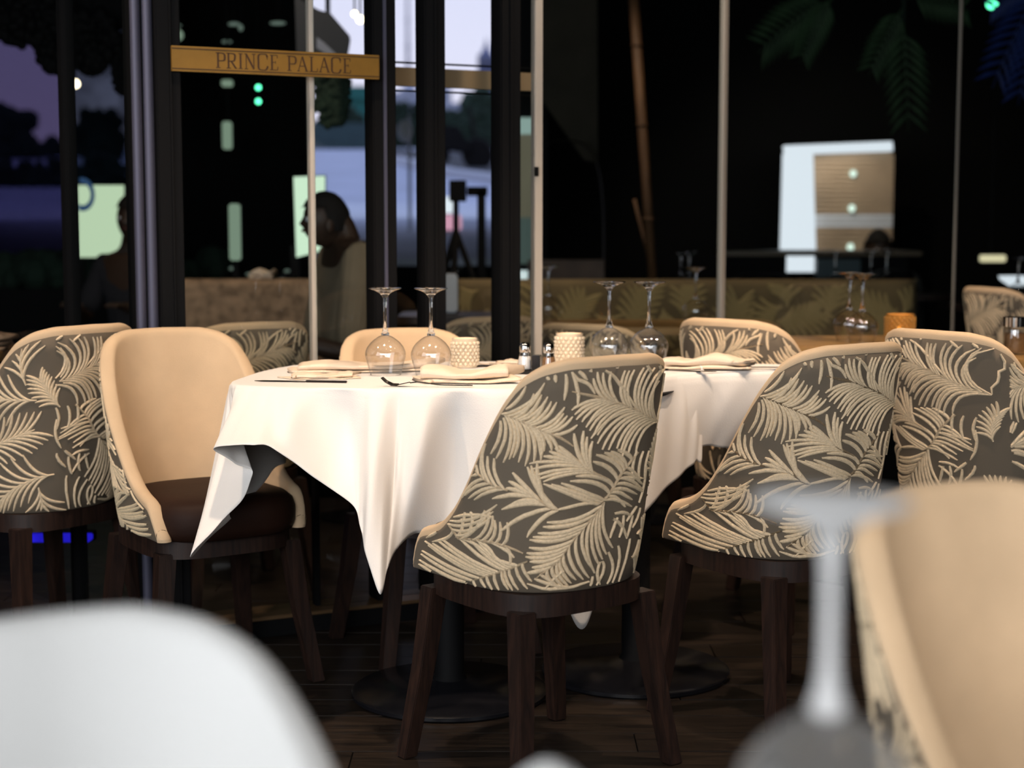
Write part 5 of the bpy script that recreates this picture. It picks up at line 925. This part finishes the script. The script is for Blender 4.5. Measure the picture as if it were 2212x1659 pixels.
def seated(hx=0, hy=0, hz=0, cz=0):
    return dict(pelvis=(0, 0, .54), chest=(0, .03, .86 + cz), neck=(0 + hx * .4, .04, .985 + cz), head=(hx, .07 + hy, 1.155 + cz + hz), ell=(-.25, .10, .68), elr=(.25, .10, .68), wrl=(-.16, .33, .74), wrr=(.16, .33, .74), knl=(-.13, .46, .52), knr=(.13, .46, .52), anl=(-.13, .44, .08), anr=(.13, .44, .08))
p0 = at(768, 560, 6.1)
person('person in a khaki shirt seated beyond the glass in side view', (p0.x, 6.1, -.03), PI * .62, seated(-.0, .05, -.095, .10), shirt='shirt', head_r=.079)  # a reflection in the glass, modelled as a real figure behind it
p0 = at(1892, 540, 10.45)
person('person with curly black hair behind the bar counter in front of the slatted panel', (p0.x, 10.45, -.22), PI, seated(), shirt='darkshirt', head_r=.1)
p0 = at(300, 540, 7.9)
person('person in dark clothes silhouetted against the yellow-green screen at the left', (p0.x, 7.9, -.02), PI * .9, seated(-.02), shirt='darkshirt')
stl = thing('stool', 'dark stool under the person in the khaki shirt', 'stool', (at(768, 560, 6.1).x, 6.1, 0)); MB().lathe([(.001, .36), (.19, .36), (.2, .40), (.001, .42)], 28).build('seat', M['leather'], stl, smooth=True); MB().lathe([(.14, 0), (.14, .01), (.03, .03), (.03, .36)], 20).build('pedestal', M['black'], stl, smooth=True)
stl2 = dup(stl, (at(300, 540, 7.9).x, 7.9, 0), 0, 'dark stool under the silhouetted person at the left'); stl3 = dup(stl, (at(1892, 540, 10.45).x, 10.45, -.0), 0, 'dark stool behind the bar counter')

# ---- reflected screens modelled as real ones, and small lights, beyond the left panes
def screen(lab, pts, d, m='screen', emblem=False):
    c = at(pts[0][0], pts[2][1], d); t = thing('display_screen', lab, 'screen', tuple(c))
    b = [at(x, y, d) - c for x, y in pts]; MB().hexa(b, [p + Vector((0, .04, 0)) for p in b]).build('lit_panel', M[m], t)
    k = sum(b, Vector()) / 4; MB().hexa([k + (p - k) * 1.03 + Vector((0, .041, 0)) for p in b], [k + (p - k) * 1.03 + Vector((0, .07, 0)) for p in b]).build('housing', M['black'], t)
    zf = c.z; MB().box((-.02, .03, -zf), (.02, .06, .02)).build('stand', M['black'], t)
    if emblem:
        e = at(178, 420, d - .004) - c; m_ = MB(); n = 28
        for k_ in range(n):
            a0, a1 = 2 * PI * k_ / n, 2 * PI * (k_ + 1) / n; P = []
            for a_ in (a0, a1):
                for r_ in (.055, .085): P.append(Vector((r_ * .75 * math.cos(a_), 0, r_ * math.sin(a_))) + e)
            xs = [p.x for p in P]
            if min(xs) < b[0].x + .004 and True: P = [Vector((max(p.x, b[0].x + .002), p.y, min(p.z, b[0].z - .002))) for p in P]
            m_.add([P[0], P[1], P[3], P[2]], [(0, 1, 2, 3)])
        m_.build('emblem', M['screenb'], t)
    return t
screen('yellow-green lit screen with a blue ring emblem behind the left pane', [(168, 400), (264, 400), (264, 556), (170, 556)], 8.3, 'screen', True)
M['screen_l'] = emit('lit_screen_bright', (.72, .95, .70), 1.0)
screen('pale green lit screen behind the head of the person in the khaki shirt', [(634, 382), (700, 380), (700, 540), (640, 556)], 7.6, 'screen_l')
lamp_box('table_lamp', 'pale green upright lamp column behind the left pane', 495, 440, 516, 563, 7.6, 'palegreen', held='floor')
lamp_box('wall_light', 'small pale light patch below the green signal lights', 480, 262, 498, 322, 8.8, 'palegreen', held='ceiling')
lamp_box('wall_light', 'small pale light just under the lettered band', 478, 172, 500, 186, 8.8, 'palegreen', held='ceiling')
lamp_box('paper_box', 'small white box on the table beyond the narrow black uprights', 960, 592, 988, 676, 6.55, 'whitebox', 'box')
for px, py, lab, mm, r in ((558, 189, 'upper green signal light behind the left pane', 'green', .014), (558, 219.01, 'lower green signal light behind the left pane', 'green', .014), (384, 76, 'pale green light beside the corner post', 'palegreen', .03), (2143, 8, 'bright green light at the top right', 'green', .03),
                         (163, 181, 'small warm lamp at the left joint of the smoked panes', 'warmlamp', .02), (766, 30, 'upper warm lamp glinting in front of the sky', 'warmlamp', .014), (778, 42, 'lower warm lamp glinting in front of the sky', 'warmlamp', .018)):
    c = at(px, py, (8.7 if py < 219 else 8.76) if mm != 'warmlamp' else (7.2 if py < 40 else 7.26)); t = thing('signal_light' if mm == 'green' else 'lamp', lab, 'light', tuple(c)); MB().ball((0, 0, 0), r, 14, 9).build('bulb', M[mm], t, smooth='all'); MB().lathe([(.004, r * .9), (.004, 3.0 - c.z)], 8).build('drop_rod', M['black'], t)
for i, (px, py, w_, h_) in enumerate(((505, 52, 26, 8), (600, 50, 34, 8), (490, 90, 22, 7), (520, 60, 10, 14), (385, 55, 14, 5), (540, 592, 18, 6), (500, 580, 10, 7), (620, 585, 12, 6))):
    c = at(px, py, 8.9); t = thing('dim_light', 'faint pale glint number %s from the corner post behind the left pane' % ('one two three four five six seven eight'.split()[i]), 'light', tuple(c)); hw_, hh = w_ / 3500 * 8.9 / 2, h_ / 3500 * 8.9 / 2
    MB().ball((0, 0, 0), 1, 14, 8, (hw_, .01, hh)).build('glow', mat('dim_glint', (.2, .25, .2), .5, emis=(.45, .6, .5), estr=.22), t, smooth='all'); MB().box((-hw_, .011, -hh), (hw_, .03, hh)).build('housing', M['black'], t)  # glowing ovals stand for glints in the pane
    if py < 200: MB().box((-.002, .012, 0), (.002, .016, 3.0 - c.z)).build('hanger', M['black'], t)
    else: MB().box((-.004, .012, -c.z), (.004, .020, 0)).build('stand', M['black'], t)
led = lamp_box('led_strip', 'blue glowing strip low down behind the far-left chair legs', 60, 1158, 192, 1172, 4.75, 'led')

# hexagonal lantern and hanging dark shapes
ln_ = thing('hanging_lantern', 'dark faceted lantern hanging in front of the pale sky, right of the thin pane edge', 'lantern', tuple(at(700, 70, 7.0)))
prof = [(636, -10), (690, 22), (712, 26), (758, 80), (746, 150), (700, 150), (640, 120)]
pp = [at(x, y, 6.95) - at(700, 70, 7.0) for x, y in prof]
MB().hexa(pp, [Vector((p.x * .8, p.y + .22, p.z * .8)) for p in pp]).build('lantern_body', M['lantern'], ln_, bevel=.006)
pq = [at(x, y, 6.94) - at(700, 70, 7.0) for x, y in ((684, 80), (700, 92), (732, 122), (722, 126), (684, 104))]
MB().hexa(pq, [p + Vector((0, .02, 0)) for p in pq]).build('lantern_panel', M['lanterng'], ln_)
MB().tube([(0, .1, .1), (0, .1, 3.0 - at(700, 70, 7.0).z)], .005, 6).build('cord', M['black'], ln_)
def clump(name, lab, cat, px, py, d, rx, rz, m, n=26, seed=0, hang=True, zfloor=False):
    r = random.Random(seed); c = at(px, py, d); t = thing(name, lab, cat, tuple(c)); b = MB(); k_ = d / 3500
    b.ball((0, 0, 0), 1, 14, 10, (rx * k_ * .8, .1 * rx * k_, rz * k_ * .8))
    for _ in range(n):
        a_ = r.uniform(0, 2 * PI); q = math.sqrt(r.random()); x, z = rx * k_ * q * math.cos(a_), rz * k_ * q * math.sin(a_); s_ = r.uniform(.10, .30) * min(rx, rz) * k_
        b.ball((x, r.uniform(-.1, .1) * rx * k_, z), s_, 7, 5, (r.uniform(.7, 1.3), 1, r.uniform(.7, 1.3)))
    b.build('foliage', m, t, smooth=False)
    if hang: MB().tube([(0, 0, 0), (0, 0, 3.0 - c.z)], .008, 6).build('cord', M['black'], t)
    if zfloor is not False: MB().tube([(0, 0, zfloor - c.z), (0, 0, 0)], [rx * k_ * .08, rx * k_ * .04], 8).build('trunk', M['leafdark'], t)
    return t
for i, (px, py, rx, rz, lab) in enumerate(((60, 40, 95, 58, 'widest dark hanging plant at the top left corner'), (130, 95, 50, 62, 'dark hanging plant beside the thin black pane joint'), (200, 90, 60, 62, 'dark hanging plant right of the thin black pane joint'), (268, 150, 26, 55, 'dark drooping plant end beside the corner post'),
                                           (712, 205, 40, 68, 'dark hanging plant below the lantern'))):
    clump('hanging_plant', lab, 'plant', px, py, 7.6 if px < 400 else 7.4, rx, rz, M['leafdark'] if px > 400 else M['black'], 150, i)
# bank of dark planting that closes the lower left view, tripod
hg = thing('planter_hedge', 'low dark hedge in a planter behind the far left panes', 'hedge', (bx(60, 9.2), 9.2, 0)); MB().box((-.6, -.2, 0), (1.1, .2, .75)).build('planter', M['black'], hg, bevel=.01)
r_ = random.Random(5); mb = MB()
for _ in range(90): mb.ball((r_.uniform(-.6, 1.1), r_.uniform(-.15, .15), .78 + r_.uniform(0, .12)), r_.uniform(.05, .1), 7, 5)
tag(mb.build('foliage', M['leafdark'], hg), kind='stuff')
tp = thing('tripod', 'dark camera tripod standing beyond the narrow door panes', 'tripod', (at(985, 540, 7.7).x, 7.7, 0)); zt = at(985, 500, 7.7).z
for a_ in (.4, 2.5, 4.6): MB().tube([(0, 0, zt), (.42 * math.cos(a_), .42 * math.sin(a_), .0)], [.016, .012], 8).build('leg', M['black'], tp, smooth='all')
MB().tube([(0, 0, zt - .02), (0, 0, zt + .14)], .014, 8).build('centre_column', M['black'], tp, smooth='all')
qa, qb = at(955, 520, 7.7) - at(985, 540, 7.7), at(1046, 620, 7.7) - at(985, 540, 7.7)
MB().box((-.03, -.03, zt + .14), (.05, .03, zt + .24)).build('head', M['black'], tp, bevel=.004)
clp = thing('heater_post', 'dark post with a small hooked top beyond the right door pane', 'post', (at(1040, 500, 7.9).x, 7.9, 0)); zt = at(1040, 410, 7.9).z
MB().box((-.02, -.02, 0), (.02, .02, zt)).build('post_body', M['black'], clp, bevel=.003); MB().box((-.07, -.02, zt - .03), (.03, .02, zt + .015)).build('arm', M['black'], clp, bevel=.003)

# ================================================================== STREET OUTSIDE
def street_z(y): return .95 + (y - 10.5) * .0608
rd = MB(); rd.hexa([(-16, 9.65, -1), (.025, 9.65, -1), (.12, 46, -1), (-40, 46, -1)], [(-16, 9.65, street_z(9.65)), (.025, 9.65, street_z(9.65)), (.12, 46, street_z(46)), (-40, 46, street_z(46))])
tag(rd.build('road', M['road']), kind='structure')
def kerb_line(pts, w_, h_, name, m):
    mb = MB()
    for (x0, y0), (x1, y1) in zip(pts[:-1], pts[1:]):
        d = Vector((x1 - x0, y1 - y0)).normalized(); n_ = Vector((-d.y, d.x)) * w_ / 2
        q = [(x0 - n_.x, y0 - n_.y), (x1 - n_.x, y1 - n_.y), (x1 + n_.x, y1 + n_.y), (x0 + n_.x, y0 + n_.y)]
        mb.hexa([(x, y, street_z(y) - .01) for x, y in q], [(x, y, street_z(y) + h_) for x, y in q])
    return tag(mb.build(name, m, bevel=.01), kind='structure')
def on_street(px, py):
    lo, hi = 10.3, 200.0
    for _ in range(60):
        mid = (lo + hi) / 2
        if at(px, py, mid).z > street_z(mid): lo = mid
        else: hi = mid
    return at(px, py, (lo + hi) / 2)
k0, k1, k2 = on_street(1120, 402), on_street(960, 378), on_street(850, 348)
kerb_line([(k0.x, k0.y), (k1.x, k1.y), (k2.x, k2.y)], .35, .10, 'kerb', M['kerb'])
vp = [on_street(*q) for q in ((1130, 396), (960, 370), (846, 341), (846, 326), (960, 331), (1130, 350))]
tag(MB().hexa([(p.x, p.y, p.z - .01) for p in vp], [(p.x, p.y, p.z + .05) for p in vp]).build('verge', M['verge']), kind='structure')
gnd = tag(MB().box((-300, 46, 0), (300, 900, 2.9)).build('terrain', M['leafdark']), kind='structure')
def block(name, lab, px0, px1, ytop, d, m, spire=False, depth=8, floors=8):
    a, b = at(px0, 300, d), at(px1, ytop, d); t = thing(name, lab, 'building', ((a.x + b.x) / 2, d, 2.5)); hx = (b.x - a.x) / 2; H_ = b.z - 2.5
    if spire:
        hs = H_ * spire; MB().box((-hx, 0, 0), (hx, depth, H_ - hs)).build('tower_body', m, t)
        for k, f in enumerate((.78, .52, .28)): MB().hexa([(-hx * f, depth * .5 * (1 - f), H_ - hs + hs * k * .22), (hx * f, depth * .5 * (1 - f), H_ - hs + hs * k * .22), (hx * f, depth * .5 * (1 + f), H_ - hs + hs * k * .22), (-hx * f, depth * .5 * (1 + f), H_ - hs + hs * k * .22)],
                                                  [(-hx * f * .8, depth * .5 * (1 - f * .8), H_ - hs + hs * (k + 1) * .22), (hx * f * .8, depth * .5 * (1 - f * .8), H_ - hs + hs * (k + 1) * .22), (hx * f * .8, depth * .5 * (1 + f * .8), H_ - hs + hs * (k + 1) * .22), (-hx * f * .8, depth * .5 * (1 + f * .8), H_ - hs + hs * (k + 1) * .22)]).build('setback', m, t)
        MB().lathe([(hx * .22, H_ - hs * .34), (.02 * hx, H_)], 8, (0, depth / 2, 0)).build('spire', m, t)
    else: MB().box((-hx, 0, 0), (hx, depth, H_)).build('tower_body', m, t)
    for k in range(floors):
        z = (H_ * (1 - (spire or 0))) * (k + .7) / floors; MB().box((-hx * .9, -.03 * depth, z - H_ / floors * .12), (hx * .9, .01, z + H_ / floors * .12)).build('window', M['window'] if m == M['tower'] else m, t)
    return t
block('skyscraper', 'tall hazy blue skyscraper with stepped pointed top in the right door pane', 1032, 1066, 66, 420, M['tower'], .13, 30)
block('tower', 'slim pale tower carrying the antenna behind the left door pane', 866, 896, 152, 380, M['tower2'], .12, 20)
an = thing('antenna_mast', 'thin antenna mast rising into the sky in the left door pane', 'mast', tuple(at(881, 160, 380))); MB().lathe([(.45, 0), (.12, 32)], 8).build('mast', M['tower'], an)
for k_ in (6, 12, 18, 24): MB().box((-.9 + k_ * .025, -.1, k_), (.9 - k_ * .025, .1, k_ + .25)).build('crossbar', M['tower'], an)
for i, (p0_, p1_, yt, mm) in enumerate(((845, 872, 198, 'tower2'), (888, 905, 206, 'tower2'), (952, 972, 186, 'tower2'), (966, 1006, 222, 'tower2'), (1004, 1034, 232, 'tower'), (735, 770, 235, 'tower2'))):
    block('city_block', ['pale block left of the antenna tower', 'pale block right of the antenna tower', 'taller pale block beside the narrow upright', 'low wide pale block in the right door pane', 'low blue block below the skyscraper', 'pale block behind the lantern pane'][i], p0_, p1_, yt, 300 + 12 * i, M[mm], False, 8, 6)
block('teal_building', 'teal clad building right of the hanging lantern', 735, 800, 186, 60, M['teal'], False, 4, 3)
fc = thing('board_fence', 'dark green board fence along the far side of the street', 'fence', tuple(Vector((at(690, 320, 45).x, 45, 3.0)))); fw = at(800, 320, 45).x - at(640, 320, 45).x
for k_ in range(14): MB().box((-fw * .3 + k_ * fw / 14, 0, 0), (-fw * .3 + (k_ + .93) * fw / 14, .05, at(690, 265, 45).z - 3.0)).build('plank', M['fence'], fc)
for i, (px, py, d, rx, rz, lab) in enumerate(((960, 275, 80, 75, 36, 'dark tree row clump in the right door pane'), (1040, 262, 48, 45, 70, 'grey green tree below the skyscraper'), (870, 270, 70, 55, 42, 'dark tree behind the left door pane'), (720, 285, 54, 50, 30, 'dark tree behind the fence in the lantern pane'), (1010, 300, 60, 60, 26, 'low dark tree beside the kerb'),
                                              (75, 395, 20, 120, 48, 'wide dark bush mass behind the smoked pane at the left'), (225, 405, 20, 75, 62, 'wide dark bush behind the frosted smoke pane'), (1000, 285, 86, 75, 45, 'dense dark tree behind the right door pane'), (875, 285, 74, 45, 42, 'dense dark tree behind the bag in the left door pane'), (735, 275, 51, 50, 40, 'dense dark tree behind the lantern pane'), (20, 330, 34, 70, 95, 'dark tree rising at the far left under the purple sky'), (95, 372, 36, 90, 62, 'low dark tree at the left below the purple sky'), (215, 300, 34, 50, 60, 'rounded dark tree behind the frosted smoke pane'))):
    clump('tree', lab, 'tree', px, py, d, rx, rz, M['leafdark'], 150, 40 + i, False, street_z(d) if d < 46 else 2.9)
ps = thing('parked_scooter', 'dark parked scooter by the kerb in the right door pane', 'scooter', tuple(on_street(985, 368)))
for x_ in (-.35, .35): MB().lathe([(.10, -.05), (.24, -.05), (.26, 0), (.24, .05), (.10, .05)], 20).build('wheel', M['black'], ps, smooth=True, loc=(x_, 0, .26)).rotation_euler = (PI / 2, 0, 0)
MB().hexa([(-.4, -.12, .35), (.3, -.12, .25), (.3, .12, .25), (-.4, .12, .35)], [(-.45, -.12, .75), (.05, -.12, .7), (.05, .12, .7), (-.45, .12, .75)]).build('body', M['black'], ps, bevel=.03); MB().tube([(.35, 0, .3), (.22, 0, 1.0)], .03, 8).build('steering_column', M['black'], ps)
sg = thing('street_sign', 'small white and pink sign panel in the right door pane', 'sign', tuple(on_street(968, 500))); q = at(968, 500, sg.location.y)
z1 = at(968, 425, sg.location.y).z - sg.location.z; z0 = at(968, 497, sg.location.y).z - sg.location.z; wv = .10
MB().box((-.02, .02, 0), (.02, .05, z1)).build('post_body', M['black'], sg); MB().box((-wv, 0, (z0 + z1) / 2), (wv * .4, .02, z1)).build('white_panel', M['whitelit'], sg, bevel=.01); MB().box((-wv, 0, z0), (wv, .02, (z0 + z1) / 2 - .01)).build('pink_panel', M['pink'], sg, bevel=.01)
bal = thing('white_bag', 'white rounded bag hanging on a post in the left door pane', 'bag', tuple(at(874, 283, 12))); k_ = 12 / 3500
MB().ball((0, 0, 0), 1, 14, 10, (16 * k_, 14 * k_, 24 * k_)).build('bag_body', M['whitebox'], bal, smooth='all'); MB().tube([(.03, .06, -(at(874, 283, 12).z - street_z(12))), (.03, .06, .12)], .012, 8).build('post', M['kerb'], bal)
gb = thing('lit_shopfront', 'pale green lit shopfront glimpsed beside the pale aluminium post', 'shopfront', (at(1128, 300, 8.9).x, 8.9, 0)); w_ = .055
for (y0_, y1_, mm) in ((254, 290, mat('shop_top', (.3, .4, .36), .6, emis=(.45, .65, .58), estr=.5)), (290, 470, mat('shop_wall', (.25, .24, .17), .7, emis=(.22, .20, .13), estr=.35)), (470, 570, mat('shop_low', (.12, .16, .15), .7, emis=(.10, .15, .13), estr=.4)), (585, 628, mat('shop_lamp', (.6, .7, .7), .6, emis=(.8, .95, .95), estr=.8))):
    a_, b_ = at(1090, y1_, 8.9), at(1160, y0_, 8.9); MB().box((a_.x - gb.location.x, 0, a_.z), (b_.x - gb.location.x, .05, b_.z)).build('lit_panel', mm, gb)
MB().box((-.14, .05, 0), (.14, .08, 2.6)).build('back_wall', M['black'], gb)

# ---- unseen glowing discs, added to put sparkles in the glasses
for x, y, wh in ((-.45, 3.35, 'left half of the dining table'), (.75, 3.3, 'right half of the dining table'), (-1.7, 3.2, 'chair at the far left'), (1.9, 3.6, 'chair above the blurred beige one'), (.9, .9, 'blurred beige chair'), (-.6, 1.2, 'blurred white chair'), (0, 2.2, 'centre chair'), (1.4, 2.1, 'gap right of the blurred glass'), (-1.4, 2.2, 'gap behind the white chair'), (.3, 4.3, 'right beaded candle holder')):
    t = thing('ceiling_downlight', 'round warm ceiling downlight nearest above the ' + wh, 'ceiling light', (x, y, 2.98), 0, 'ceiling downlights above the picture')
    MB().lathe([(.001, -.004), (.035, -.004), (.035, .0), (.001, .0)], 20).build('lens', M['downlight'], t, smooth=True)
    MB().lathe([(.038, -.012), (.05, -.012), (.05, .02), (.038, .02)], 24, cap=False).build('ring', M['black'], t, smooth=True)
